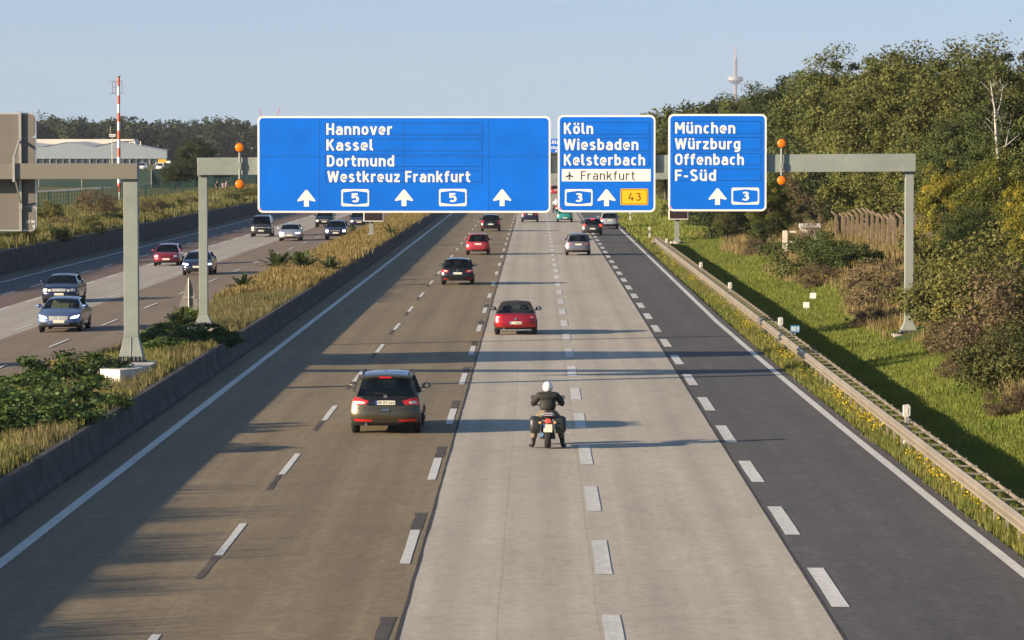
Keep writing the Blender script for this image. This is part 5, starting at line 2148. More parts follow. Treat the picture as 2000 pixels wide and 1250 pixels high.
# wood behind and to the right of the individual trees, farther up the road
lst = []
for i in range(90):
    y = _r.uniform(300, 1000)
    x = _r.uniform(max(19, .052 * y - 6), .1275 * y + 8)
    if y < 430 and x < .105 * y:
        continue
    lst.append((x, y, _r.uniform(9, 12.5), _r.uniform(3.6, 5.0)))
wood("wood", lst, .5, 42, 42, 1.35, 31, "dense green wood filling the ground behind the nearer trees right of the road")
# far tree line left, behind the hangar and the field
lst = []
tops = [(-80, 236), (60, 232), (130, 229), (200, 233), (270, 231), (320, 240), (345, 243), (375, 233), (430, 231), (480, 236), (540, 240), (640, 244), (760, 246), (900, 250), (1060, 250)]
for i in range(190):
    px = _r.uniform(-120, 760)
    y = _r.uniform(1720, 2050)
    yt = float(np.interp(px, [t[0] for t in tops], [t[1] for t in tops])) + _r.uniform(-4, 16)
    h = CAMH - (yt - VY) * y / F - 1.2
    lst.append(((px - VX) * y / F, y, h, _r.uniform(5, 8.5)))
wood("wood", lst, 1.25, 40, 40, 2.6, 32, "long dark hazy wood along the skyline behind the hangar and the field")

# lone dark tree and bushes in the field left
p = at(382, 300, 640)
plant('oak2', p.x, 640, CAMH - (266 - VY) * 640 / F - 1.2, "round dark green tree standing alone beside the hangar", "tree", None, 1.25)
p = at(345, 350, 600)
plant('dark', p.x, 596, 4.4, "low bushy tree left under the lone round tree by the hangar", "tree", None, 1.6)
p = at(425, 330, 700)
plant('dark', p.x, 705, 4.6, "dark low tree behind the amber lamps' lower lamp, in the field", "tree", None, 1.6)


# ------------------------------------------------------------------ grass
def grass(name, xs, ys, zs, h, w, material, seed, label=None, lean=.35, blades=4, spread=.10, category="grass"):
    """tufts: a few bent blades from each root"""
    rng = np.random.default_rng(seed)
    n = len(xs)
    X = np.repeat(xs, blades) + rng.normal(size=n * blades) * spread
    Y = np.repeat(ys, blades) + rng.normal(size=n * blades) * spread
    Z = np.repeat(zs, blades)
    H = np.repeat(h, blades) * (0.55 + 0.7 * rng.random(n * blades))
    Wd = w * (0.6 + 0.8 * rng.random(n * blades))
    a = rng.random(n * blades) * 6.283
    la = rng.random(n * blades) * 6.283
    ll = lean * rng.random(n * blades) * H
    b0 = np.stack([X - np.cos(a) * Wd / 2, Y - np.sin(a) * Wd / 2, Z - .03], 1)
    b1 = np.stack([X + np.cos(a) * Wd / 2, Y + np.sin(a) * Wd / 2, Z - .03], 1)
    t0 = np.stack([X + np.cos(la) * ll - np.cos(a) * Wd * .12, Y + np.sin(la) * ll - np.sin(a) * Wd * .12, Z + H], 1)
    t1 = np.stack([X + np.cos(la) * ll + np.cos(a) * Wd * .12, Y + np.sin(la) * ll + np.sin(a) * Wd * .12, Z + H * .97], 1)
    P = np.stack([b0, b1, t0, t1], 1)[:, [0, 1, 3, 2], :]
    rnd = np.clip(np.repeat(rng.random(n), blades) * .6 + .4 * rng.random(n * blades), 0, 1)
    o = quad_mesh(name, P, material, rnd=rnd)
    return tag(o, label, category, kind="stuff")


GRASS_DRY = leaf_mat("dry_straw_grass", [(.0, (0.065, 0.080, 0.024)), (.28, (0.135, 0.122, 0.046)), (.6, (0.26, 0.205, 0.088)), (1., (0.40, 0.33, 0.18))], nscale=.5, transl=.35)
GRASS_GOLD = leaf_mat("golden_dry_grass", [(.0, (0.12, 0.095, 0.03)), (.3, (0.21, 0.160, 0.054)), (.65, (0.34, 0.255, 0.09)), (1., (0.46, 0.36, 0.16))], nscale=.25, transl=.4)
GRASS_GRN = leaf_mat("lush_slope_grass", [(.0, (0.065, 0.100, 0.014)), (.35, (0.135, 0.180, 0.026)), (.7, (0.225, 0.245, 0.040)), (1., (0.34, 0.29, 0.07))], nscale=.35, transl=.4)
GRASS_VRG = leaf_mat("verge_weeds", [(.0, (0.0517, 0.0862, 0.0138)), (.4, (0.1092, 0.1495, 0.0253)), (.75, (0.1840, 0.1898, 0.0403)), (1., (0.2990, 0.2300, 0.0690))], nscale=.5, transl=.4)
GRASS_BANK = leaf_mat("bank_weeds", [(.0, (0.040, 0.050, 0.014)), (.35, (0.090, 0.098, 0.026)), (.7, (0.170, 0.160, 0.045)), (1., (0.27, 0.22, 0.07))], nscale=.18, transl=.35)
GRASS_TAN = leaf_mat("tawny_slope_grass", [(.0, (0.10, 0.085, 0.03)), (.35, (0.17, 0.135, 0.05)), (.7, (0.27, 0.205, 0.085)), (1., (0.38, 0.30, 0.14))], nscale=.3, transl=.4)
FLOWER = leaf_mat("yellow_petals", [(.0, (0.60, 0.42, 0.01)), (1., (0.80, 0.58, 0.02))], transl=.3)


def scatter(rng, n, x0, x1, y0, y1, near=1.6):
    """more roots near the camera"""
    u = rng.random(n)
    y = (y0 ** (1 - near) + u * (y1 ** (1 - near) - y0 ** (1 - near))) ** (1 / (1 - near))
    return x0 + (x1 - x0) * rng.random(n), y


def field_grass(name, n, x0, x1, y0, y1, hmin, hmax, w, material, seed, label, keep=None, near=1.6, **kw):
    rng = np.random.default_rng(seed)
    X, Y = scatter(rng, n, x0, x1, y0, y1, near)
    if keep is not None:
        m = keep(X, Y, rng)
        X, Y = X[m], Y[m]
    # bare round the near gantry's footing
    m = ~((Y > 115.0) & (Y < 121.6) & (X > -14.0) & (X < -12.0)) & ~((Y > 143) & (Y < 149) & (X > 13.5) & (X < 15.2)) & ~((Y > 143.5) & (Y < 149) & (X > -13.6) & (X < -12.0))
    X, Y = X[m], Y[m]
    Z = land_np(X, Y)
    patch = .5 + .5 * np.sin(X * 1.1 + 2.0 * np.sin(Y * .21)) * np.cos(Y * .33 + X * .4)
    H = hmin + (hmax - hmin) * np.clip(.25 + .75 * patch * rng.random(len(X)), 0, 1)
    # thicker blades further off, where each would be far below a pixel
    return grass(name, X, Y, Z, H, w, material, seed + 1, label, **kw)


# median: tawny grass, taller towards the middle
field_grass("median_grass", 26000, -15.75, -11.35, 42, 190, .12, .40, .026, GRASS_DRY, 51, "tall tawny dry grass covering the median", blades=5, spread=.12)
field_grass("median_grass", 17000, -15.75, -11.35, 190, 460, .22, .58, .07, GRASS_GOLD, 53, "tall tawny dry grass covering the median farther off", blades=4, spread=.2, near=1.3)
field_grass("median_weeds", 15000, -15.8, -11.3, 42, 150, .15, .40, .035, GRASS_VRG, 55, "green weeds growing among the median's dry grass", blades=5, spread=.10,
            keep=lambda X, Y, r: np.sin(X * 1.3 + Y * .35) + np.sin(Y * .19 + 1) + (Y < 105) * .4 > -.15)
field_grass("median_weeds", 5200, -15.8, -11.4, 38, 86, .6, 1.5, .04, GRASS_VRG, 57, "taller weeds of the median in the lower left corner and beyond it", blades=6, spread=.12, keep=lambda X, Y, r: (X < -11.9) & (np.sin(Y * .9) + np.sin(Y * .37 + X) > -.4) & (Y < 82 + 4 * r.random(len(X))))
# verge and slope on the right
field_grass("verge_grass", 22000, 8.55, 11.0, 60, 320, .10, .34, .028, GRASS_VRG, 61, "green weedy grass of the verge along the guard rail", blades=5, spread=.08,
            keep=lambda X, Y, r: X > np.interp(Y, [60, 105, 135, 170], [9.35, 8.86, 8.62, 8.46]))
field_grass("slope_grass", 85000, 9.9, 15.6, 68, 330, .09, .27, .034, GRASS_GRN, 63, "lush green grass on the slope behind the guard rail", blades=5, spread=.10,
            keep=lambda X, Y, r: X < 14.3 + 1.1 * np.sin(Y * .11) + .6 * r.random(len(X)))
field_grass("tawny_grass", 26000, 13.4, 26, 85, 330, .25, .75, .045, GRASS_TAN, 65, "dry tawny grass along the brow of the slope", blades=5, spread=.14,
            keep=lambda X, Y, r: (X > 13.6 + 1.2 * np.sin(Y * .11) + .5 * r.random(len(X))) & (X < .1275 * Y + 3))
field_grass("slope_grass", 9000, 8.7, 17.5, 310, 640, .2, .5, .10, GRASS_GRN, 69, "green grass of the far verge beyond the guard rail's end", blades=4, spread=.2, near=1.3)
# bank beyond the far wall
field_grass("bank_grass", 30000, -47.5, -34.8, 210, 760, .35, 1.0, .085, GRASS_BANK, 67, "yellow green weeds on the bank above the far wall", blades=5, spread=.28, near=1.2)


def flowers(name, n, x0, x1, y0, y1, seed, label, keep, hh=(.18, .40), clump=5, size=.045):
    rng = np.random.default_rng(seed)
    X, Y = scatter(rng, n, x0, x1, y0, y1, 1.9)
    m = keep(X, Y, rng)
    X, Y = X[m], Y[m]
    X = np.repeat(X, clump) + rng.normal(size=len(X) * clump) * .09
    Y = np.repeat(Y, clump) + rng.normal(size=len(Y) * clump) * .14
    Z = land_np(X, Y) + hh[0] + (hh[1] - hh[0]) * rng.random(len(X))
    pos = np.stack([X, Y, Z], 1)
    o = quad_mesh(name, leaf_quads(pos, size * (.6 + .8 * rng.random(len(pos))), up=.8, rng=rng, aspect=.9), FLOWER, rnd=rng.random(len(pos)))
    return tag(o, label, "flowers", kind="stuff")


flowers("wildflowers", 1500, 8.8, 9.75, 62, 320, 71, "yellow wildflowers scattered in the verge grass by the guard rail",
        lambda X, Y, r: (X > np.interp(Y, [60, 105, 135, 170], [9.45, 9.0, 8.72, 8.55])) & (np.sin(Y * .55) + np.sin(Y * .23 + 1) + .8 * np.sin(Y * 1.3) > -.5))
flowers("wildflowers", 330, 13.4, 19, 100, 260, 73, "yellow blossom in patches on the slope's brow", lambda X, Y, r: (np.sin(X * 1.3) + np.sin(Y * .2) > .7) & (X < .1275 * Y), hh=(.3, .8), clump=8)


# --- fronded seedlings of the median (leaflets along arching stalks)
def frond_shrub(seed, h, n):
    root = thing("frond_shrub", None, None)
    r = random.Random(seed)
    rng = np.random.default_rng(seed)
    st = MB()
    Ps = []
    for i in range(n):
        a = 6.283 * i / n + r.uniform(-.3, .3)
        el = r.uniform(.45, 1.35)
        L = h * r.uniform(.75, 1.1)
        pts = []
        for k in range(7):
            s = k / 6
            rr = L * s * math.cos(el) * (1 + .25 * s)
            zz = L * s * math.sin(el) - .28 * L * s * s * (1.2 - el * .4)
            pts.append(Vector((math.cos(a) * rr, math.sin(a) * rr, .05 + max(zz, 0) + .12 * h)))
        st.tube([Vector((0, 0, -.1))] + pts[1:], [.022, .02, .016, .013, .01, .008, .005], 5)
        side = Vector((-math.sin(a), math.cos(a), 0))
        for k in range(16):
            s = .22 + .78 * k / 15
            j = min(5, int(s * 6))
            q = pts[j].lerp(pts[j + 1], s * 6 - j)
            fw = (pts[j + 1] - pts[j]).normalized()
            for sg in (-1, 1):
                dr = (side * sg + fw * .45 + Vector((0, 0, r.uniform(-.35, .1)))).normalized()
                l = h * .20 * (1 - .45 * abs(s - .55))
                wv = fw.cross(dr).cross(dr).normalized() * l * .20
                Ps.append([q, q + dr * l * .45 + wv, q + dr * l, q + dr * l * .45 - wv])
    st.build("stem", mat("young_stalk", (0.13, 0.12, 0.04), rough=.8), root, local=True)
    P = np.array([[tuple(v) for v in f] for f in Ps])
    quad_mesh("foliage", P, leaf_mat("frond_leaflets", [(.0, (0.018, 0.040, 0.012)), (.5, (0.045, 0.082, 0.022)), (1., (0.12, 0.15, 0.04))], nscale=1.0) if "frond" not in MATS else MATS["frond"], root, rng.random(len(P)))
    return root


FR = [frond_shrub(1, 1.25, 22), frond_shrub(2, 1.0, 18)]
MATS_USED = set()


def frond(i, px, py, s, label):
    p = pix(px, py)
    o = FR[i] if i not in MATS_USED else copy_tree(FR[i])
    MATS_USED.add(i)
    o.location = (p.x, p.y, p.z - .03)
    o.scale = (s, s, s)
    o.rotation_euler = (0, 0, px * .37)
    tag(o, label, "shrub", "fronded green shrubs on the median")


frond(0, 545, 533, 1.15, "green fronded shrub in the dry median grass, left one of a touching pair")
frond(0, 590, 533, 1.10, "green fronded shrub in the dry median grass, right one of a touching pair")
frond(1, 643, 534, 1.0, "small green fronded shrub just right of the touching pair, by the barrier")
frond(1, 472, 571, 1.0, "small fronded shrub right of the warning sign, at the median's kerb side")
frond(0, 362, 648, .85, "fronded shrub at the foot of the triangular warning sign")
frond(1, 764, 462, 1.0, "small fronded shrub right of the message board's post")
frond(1, 690, 458, .9, "low fronded shrub next to the car with blue headlights")
frond(1, 742, 436, .8, "far fronded shrub just right of the black message board")
frond(0, 348, 655, .75, "low fronded shrub at the kerb left of the gantry's left post")

BR = [(140, 752, 0.98, 1.38, "leafy green bramble mound left of the near post's pale footing"),
      (70, 812, 1.05, 1.61, "largest bramble mound, at the picture's left edge on the median"),
      (20, 850, 1.01, 1.61, "bramble mound cut by the picture's left edge, low on the median"),
      (330, 672, 0.78, 1.38, "bright bramble mound just right of the near gantry post"),
      (392, 676, 0.78, 1.38, "bramble mound under the sign gantry's left post"),
      (330, 688, 0.58, 1.15, "small bramble clump close behind the near gantry's footing"),
      (430, 668, 0.46, 1.15, "low bramble clump right of the sign gantry's left footing"),
      (215, 800, 0.39, 1.15, "sparse bramble clump on the dry grass at the barrier")]
for px, py, h, wd, lab in BR:
    p = pix(px, py)
    plant('bramble', p.x, p.y, h, lab, "shrub", "bramble mounds on the median", wd, name="bramble_bush")
# ragwort by the near footing
flowers("wildflowers", 60, -15.3, -14.5, 118.5, 121.0, 75, "yellow flowers beside the near gantry's pale footing", lambda X, Y, r: X < 99, hh=(.4, .8), clump=6)
# bushes on the bank beyond the far wall
for px, py, h, wd, k, lab in ((185, 425, 2.6, 1.0, 'shrubbrown', "dark brown bush on the bank in front of the red and white mast"),
                              (85, 440, 2.0, 1.0, 'shrub', "yellow green bush on the bank beside the grey sign's lower corner"),
                              (30, 478, 1.6, 1.1, 'shrub', "olive bush low on the bank under the grey sign back"),
                              (170, 455, 1.3, 1.2, 'shrub', "yellowish bush above the far wall, left of the near gantry post"),
                              (300, 420, 1.6, 1.1, 'shrubbrown', "brown bush on the bank between the two gantry posts"),
                              (345, 412, 1.3, 1.1, 'shrub', "olive bush on the bank just left of the sign gantry's post"),
                              (450, 393, 1.1, 1.6, 'shrubdark', "dark bush on the bank under the amber lamps"),
                              (480, 386, 1.2, 1.5, 'shrubdark', "dark bush on the bank at the widest blue sign's left edge"),
                              (120, 452, 1.2, 1.2, 'shrubbrown', "low brown bush above the far wall below the mast's bush"),
                              (455, 399, 1.0, 1.6, 'shrubdark', "low dark bush at the wall's edge under the amber lamps"),
                              (490, 391, 1.6, 1.5, 'shrub', "olive bush at the wall's edge by the widest sign's left side"),
                              (412, 404, .9, 1.4, 'shrubdark', "small dark bush at the wall's edge just right of the sign gantry's post"),
                              (370, 404, 1.2, 1.3, 'shrubbrown', "brown bush at the wall's edge just left of the sign gantry's post"),
                              (325, 418, 1.1, 1.3, 'shrubdark', "small dark bush at the wall's edge between the two gantry posts"),
                              (280, 428, 1.2, 1.3, 'shrub', "olive bush at the wall's edge just right of the near gantry post"),
                              (215, 440, 1.2, 1.4, 'shrubdark', "dark bush at the wall's edge just left of the near gantry post"),
                              (110, 470, 1.1, 1.4, 'shrubdark', "dark low bush at the wall's edge below the grey sign's corner")):
    p = pix(px, py)
    plant(k, p.x, p.y, h, lab, "shrub", "bushes on the bank beyond the oncoming lanes", wd)


# ------------------------------------------------------------------ fences
def concrete_fence():
    A, B = pix(1800, 512), pix(1632, 462)
    A.x += .4
    t = thing("concrete_fence", "old fence of slanting-topped concrete posts on the slope behind the shrubs", "fence", A)
    FC = mat("old_fence_concrete", (0.165, 0.125, 0.088), rough=.9, var=.2, vscale=3)
    n = 17
    tops = []
    for i in range(n + 1):
        u = (i / n)
        p = A.lerp(B, u)
        p.z = land(p.x, p.y)
        h = (78 - 36 * u) * p.y / F
        mb = MB()
        w = .085
        mb.box(p.x - w, p.x + w, p.y - w, p.y + w, p.z - .2, p.z + h)
        mb.bar((p.x, p.y, p.z + h - .02), (p.x - .34, p.y + .1, p.z + h + .30), .13, .13)
        mb.build("post", FC, t)
        tops.append((p, h))
    mb = MB()
    for k in (.25, .5, .75, .97):
        for (p, h), (q, g) in zip(tops[:-1], tops[1:]):
            mb.bar((p.x, p.y - .09, p.z + h * k), (q.x, q.y - .09, q.z + g * k), .012, .012)
    mb.build("wire", mat("rusty_wire", (.10, .07, .05), rough=.8), t)


concrete_fence()


def white_frame():
    p = pix(1533, 500)
    s = p.y / F
    t = thing("gate_frame", "whitewashed frame of posts and rails at the edge of the bushes", "frame", p)
    M_ = mat("whitewashed_wood", (0.62, 0.56, 0.46), rough=.9, var=.15, vscale=4)
    h = 50 * s
    for x, hh, d in ((0, h, .30), (34 * s, h * .97, .12)):
        MB().box(p.x + x - d / 2, p.x + x + d / 2, p.y - .12, p.y + .12, p.z - .2, p.z + hh).build("post", M_, t)
    for z in (h - .08, h - .72):
        MB().box(p.x + .152, p.x + 33 * s, p.y - .06, p.y + .06, p.z + z - .06, p.z + z + .06).build("rail", M_, t)
    q = at(1581, 446, p.y + 14)
    s = q.y / F
    k = thing("white_hut", "small white hut roof showing between the bushes above the white frame", "hut", (q.x, q.y, land(q.x, q.y)))
    zb, zt = land(q.x, q.y), q.z + 2 * s
    MB().box(q.x - 19 * s, q.x + 19 * s, q.y - .8, q.y + .8, zb - .2, zt).build("wall", mat("hut_whitewash", (.55, .53, .48), rough=.9, var=.25, vscale=2), k)
    mb = MB()
    mb.prism_x([(q.y - 1.0, zt + .002), (q.y + 1.0, zt + .002), (q.y + .1, zt + .28)], q.x - 20 * s, q.x + 20 * s)
    mb.build("roof", MATS["hut_whitewash"], k)


white_frame()


def pale_fence(name, label, pts, h, step, material, post_every, postm):
    t = thing("steel_fence", label, "fence", pts[0])
    pts = [Vector(p) for p in pts]
    segs = [(a, b, (b - a).length) for a, b in zip(pts[:-1], pts[1:])]
    pales = MB()
    d, nextp, k = 0.0, 0.0, 0
    for a, b, L in segs:
        dirv = (b - a) / L
        for zz in (.15, h * .35, h * .55, h * .75, h - .12):
            pales.bar((a.x, a.y, land(a.x, a.y) + zz), (b.x, b.y, land(b.x, b.y) + zz), .03, .035)
        u = 0.0
        while u < L:
            p = a + dirv * u
            z = land(p.x, p.y)
            w = .045
            pales.box(p.x - w, p.x + w, p.y - w, p.y + w, z + .05, z + h)
            u += step
        u = 0.0
        while u < L and k < 95:
            p = a + dirv * u
            z = land(p.x, p.y)
            pb = MB()
            pb.box(p.x - .06, p.x + .06, p.y - .06, p.y + .06, z - .2, z + h + .1)
            pb.build("post", postm, t)
            k += 1
            u += post_every
    pales.build("pale_panel", material, t)


GREENF = mat("dark_green_fence_paint", (0.007, 0.042, 0.038), rough=.6, var=.15, vscale=.3)
pale_fence("fence", "nearer dark green steel fence along the bank beyond the oncoming lanes", [(-50.5, 300, 1.2), (-49.2, 372, 1.2), (-47.4, 500, 1.2), (-46.6, 700, 1.2), (-46.0, 980, 1.2)], 2.05, 2.2, GREENF, 14.0, GREENF)
pale_fence("fence", "farther dark green steel fence in front of the parked cars and hangar", [(-92, 660, 1.2), (-83, 640, 1.2), (-63, 628, 1.2), (-59, 700, 1.2), (-57, 900, 1.2)], 2.9, .16, GREENF, 9.0, GALV)

tag(MB().sheet([(-100, 545, 1.216), (-80, 555, 1.216), (-75, 590, 1.216), (-72.5, 650, 1.216), (-72, 740, 1.216)], [(-100, 535, 1.216), (-77, 541, 1.216), (-69.5, 590, 1.216), (-67.5, 650, 1.216), (-67, 740, 1.216)]).build(
    "service_road", mat("pale_service_road", (0.22, 0.215, 0.205), rough=.9, var=.1, vscale=.2)), kind="structure")


# ------------------------------------------------------------------ mast, floodlight, hangar, parked cars
def mast():
    Z = 472.0
    b = at(232.5, 391, Z)
    z0 = land(b.x, Z)
    t = thing("radio_mast", "tall red and white banded mast with a small antenna frame near its top", "mast", (b.x, Z, z0))
    top = CAMH - (152 - VY) * Z / F
    WH, RD = mat("mast_white", (0.78, 0.76, 0.72), rough=.6), mat("mast_red", (0.62, 0.10, 0.045), rough=.6)
    n = 14
    for i in range(n):
        a, c = z0 + (top - z0) * i / n, z0 + (top - z0) * (i + 1) / n
        mb = MB()
        r0, r1 = .22 - .06 * i / n, .22 - .06 * (i + 1) / n
        mb.lathe((b.x, Z, 0), [(r0, a + (.002 if i else -.2)), (r1, c)], 14)
        mb.build("mast_band", RD if i % 2 else WH, t, smooth=50)
    IR = mat("antenna_iron", (.09, .05, .05), rough=.6)
    s = Z / F
    f = lambda px, py: at(px, py, Z)
    mb = MB()
    for px in (221, 226.5, 239):
        mb.tube([f(px, 159), f(px, 183)], .035, 6)
    for py in (159, 183):
        mb.tube([f(216, py), f(239, py)], .03, 6)
    mb.tube([f(221, 171), f(233, 171)], .03, 6)
    mb.build("antenna_frame", IR, t)
    mb = MB()
    mb.tube([f(233, 152), f(233, 149)], .16, 8)
    mb.tube([f(234.5, 151), f(237.5, 145.5)], .03, 6)
    mb.build("top_lamp", IR, t)


mast()


def floodlight():
    Z = 900.0
    t0 = at(219.5, 330, Z)
    t = thing("floodlight_pole", "slender floodlight pole with crossbars of lamps in front of the hangar", "light pole", (t0.x, Z, 1.2))
    f = lambda px, py: at(px, py, Z)
    MB().tube([Vector((t0.x, Z, 1.0)), f(219.5, 263)], [.16, .09], 8).build("pole", GALV, t)
    MB().tube([f(216, 246), f(216, 264)], .035, 5).build("lightning_rod", GALV, t)
    for py in (264, 267):
        mb = MB()
        mb.tube([f(213.5, py), f(225.5, py)], .05, 6)
        for px in (215, 218, 221.5, 224.5):
            c = f(px, py - .8)
            mb.box(c.x - .16, c.x + .16, Z - .2, Z + .1, c.z - .1, c.z + .16)
        mb.build("lamp_bar", S_WHITE, t)


floodlight()


def hangar():
    Z = 1550.0
    X = lambda px: (px - VX) * Z / F
    ZZ = lambda py: CAMH - (py - VY) * Z / F
    g = 1.2
    t = thing("hangar", "long pale blue grey hangar with a zigzag roof edge beyond the airfield", "building", (X(200), Z, g))
    CL = mat("blue_grey_cladding", (0.26, 0.315, 0.36), rough=.6, var=.05, vscale=.3)
    RF = mat("pale_hangar_roof", (0.66, 0.62, 0.56), rough=.6)
    DK = mat("dark_hangar_opening", (0.03, 0.04, 0.055), rough=.5)
    prof = [(-90, 290), (-30, 277), (20, 279), (85, 287), (132, 278), (185, 287), (230, 276.5), (326, 295)]
    bot = 310.0
    poly = [(X(p), ZZ(q)) for p, q in prof] + [(X(326), ZZ(bot)), (X(-90), ZZ(bot))]
    MB().prism_y(poly[::-1], Z, Z + 3.0).build("front_wall", CL, t)
    mb = MB()
    for a, b in zip(prof[:-1], prof[1:]):
        za, zb = ZZ(a[1]) + .12, ZZ(b[1]) + .12
        dp = 70 if b[0] < 300 else 6
        mb.add([(X(a[0]), Z - .3, za), (X(b[0]), Z - .3, zb), (X(b[0]), Z + dp, zb + .35), (X(a[0]), Z + dp, za + .35)], [(0, 1, 2, 3)])
    mb.build("roof", RF, t)
    mb = MB()
    mb.box(X(-90), X(226), Z + 72, Z + 90, g, ZZ(275.3) + .9)
    mb.build("rear_bay", RF, t)
    MB().box(X(-88), X(324), Z + .8, Z + 3.0, g, ZZ(bot) - .01).build("door_opening", DK, t)
    k = 0
    for px in range(-85, 326, 13):
        k += 1
        w = 1.6 if k % 3 == 0 else .7
        mb = MB()
        mb.box(X(px) - w * .12, X(px) + w * .16, Z + .3, Z + .78, g, ZZ(bot) - .012)
        mb.build("door_post", CL, t)
    for px in (253, 263, 274):
        c = MB()
        c.tube([(X(px), Z + 1.5, ZZ(290)), (X(px), Z + 1.5, ZZ(275.5 + (px - 253) * .02))], .22, 8)
        c.build("flue", mat("pale_flue", (.75, .70, .62), rough=.5), t)
    yb = thing("lorry_box", "yellow lorry body parked at the hangar's right corner", "lorry", (X(316), Z - 40, g))
    z = Z - 40
    s = z / F
    x0, x1 = (309 - VX) * s, (325 - VX) * s
    MB().box(x0, x1, z, z + 2.4, CAMH - (319 - VY) * s, CAMH - (311 - VY) * s).build("body", mat("bright_yellow_paint", (.75, .45, .02), rough=.4), yb, bevel=.08)
    MB().box(x0 + .1, x1 - .1, z + .2, z + 2.2, g, CAMH - (319 - VY) * s - .01).build("chassis", UNDER, yb)
    MB().box(x1 + .05, x1 + 1.6, z, z + 2.4, g + .5, CAMH - (314 - VY) * s).build("cab", S_WHITE, yb, bevel=.1)


hangar()
# cars parked beyond the farther fence: only roofs and windows show above it
lots = [("white", 'van', 281, 'white_car_paint', (.78, .76, .72), "white van parked beyond the far fence, left of three"), ("grey", 'van', 305, 'pale_grey_car_paint', (.45, .47, .5), "pale grey van parked beyond the far fence, between the two white ones"),
        ("white", 'suv', 322, 'white_car_paint', (.78, .76, .72), "white car parked beyond the far fence, beside the lone dark tree"), ("white", 'van', 428, 'white_car_paint', (.78, .76, .72), "white van beyond the fence behind the three people"),
        ("beige", 'suv', 442, 'beige_car_paint', (.5, .42, .3), "beige car beyond the fence behind the three people"), ("blue", 'van', 412, 'light_blue_car_paint', (.2, .42, .62), "light blue van beyond the fence just right of the gantry's left post")]
for cname, kind, px, mn, cc, lab in lots:
    Z = 1050.0 if px < 400 else 840.0
    make_car(lab, "car", kind, ((px - VX) * Z / F, Z, 1.2 + (.5 if px < 400 else .25)), 1.9, paint(mn, cc, metal=.0), rz=.5 + px * .3, group="vehicles parked beyond the fences", name="parked_car", badge=False, wiper=False, hs=1.05)


# ------------------------------------------------------------------ cranes and television tower on the skyline
def cranes():
    Z = 6000.0
    CR = mat("red_crane_steel", (.55, .12, .10), rough=.6)
    for a, b, lab in (((512, 228), (507, 214), "thin far red crane jib above the widest sign, left one"), ((541, 228), (548, 209), "thin far red crane jib above the widest sign, right one")):
        p, q = at(*a, Z), at(*b, Z)
        t = thing("tower_crane", lab, "crane", (p.x, Z, 0), group="cranes on the far skyline")
        MB().bar((p.x, Z, 0), p, 1.6, 1.6).build("mast", CR, t)
        MB().bar(p, q, 1.3, 1.3).build("jib", CR, t)
        MB().bar(p, p + (p - q) * .25, 1.8, 1.8).build("counter_jib", CR, t)


cranes()


def tower():
    Z = 12500.0
    s = Z / F
    x = (1435.5 - VX) * s
    hz = lambda py: CAMH - (py - VY) * s
    t = thing("television_tower", "hazy distant television tower with a round pod and striped mast above the wood", "tower", (x, Z, 0))
    TC = mat("tower_concrete", (.27, .25, .25), rough=.8)
    TW = mat("tower_white", (.42, .38, .37), rough=.5)
    TG = mat("tower_glass_band", (.18, .26, .38), rough=.3)
    TR = mat("tower_red", (.60, .16, .13), rough=.6)
    MB().lathe((x, Z, 0), [(9, 0), (5.6, hz(172)), (5.2, hz(164))], 24).build("shaft", TC, t, smooth=40)
    MB().lathe((x, Z, 0), [(5.3, hz(168)), (6, hz(166)), (28, hz(157.2))], 40).build("pod_underside", TG, t, smooth=30)
    MB().lathe((x, Z, 0), [(28.2, hz(157.1)), (28.2, hz(156.2)), (24, hz(156)), (24, hz(152.8)), (25, hz(152.4)), (25, hz(150.6)), (20, hz(150))], 40).build("pod", TW, t, smooth=30)
    MB().lathe((x, Z, 0), [(24.2, hz(155.2)), (24.2, hz(153.8))], 40).build("window_band", TG, t, smooth=30)
    MB().lathe((x, Z, 0), [(4.6, hz(150)), (4.2, hz(115))], 20).build("upper_shaft", TC, t, smooth=40)
    for i in range(8):
        py = 117 + i * 4.1
        MB().lathe((x, Z, 0), [(8.2, hz(py)), (8.2, hz(py - .5))], 20).build("antenna_platform", TC, t, smooth=30)
    seg = [115, 111, 108.5, 105, 102.5, 99, 96.5, 93, 89]
    for i, (a, b) in enumerate(zip(seg[:-1], seg[1:])):
        r = 3.0 - .28 * i
        MB().lathe((x, Z, 0), [(r, hz(a) + .05), (r, hz(b))], 12).build("antenna_mast", TW if i % 2 == 0 else TR, t, smooth=40)


tower()


# ------------------------------------------------------------------ people
def skin_body(name, joints, edges, material, parent, sub=2):
    """one continuous skinned figure; joints: (x,y,z,r) or (x,y,z,rx,ry)"""
    me = bpy.data.meshes.new(name)
    me.from_pydata([j[:3] for j in joints], edges, [])
    o = bpy.data.objects.new(name, me)
    COL.objects.link(o)
    o.parent = parent
    me.materials.append(material)
    md = o.modifiers.new("skin", 'SKIN')
    if not me.skin_vertices:
        bm = bmesh.new()
        bm.from_mesh(me)
        bm.verts.layers.skin.verify()
        bm.to_mesh(me)
        bm.free()
    sv = me.skin_vertices[0].data
    for i, j in enumerate(joints):
        sv[i].radius = (j[3], j[4] if len(j) > 4 else j[3])
        sv[i].use_root = (i == 0)
    md.use_smooth_shade = True
    md.branch_smoothing = .3
    sb = o.modifiers.new("smooth", 'SUBSURF')
    sb.levels = sub
    sb.render_levels = sub
    return o


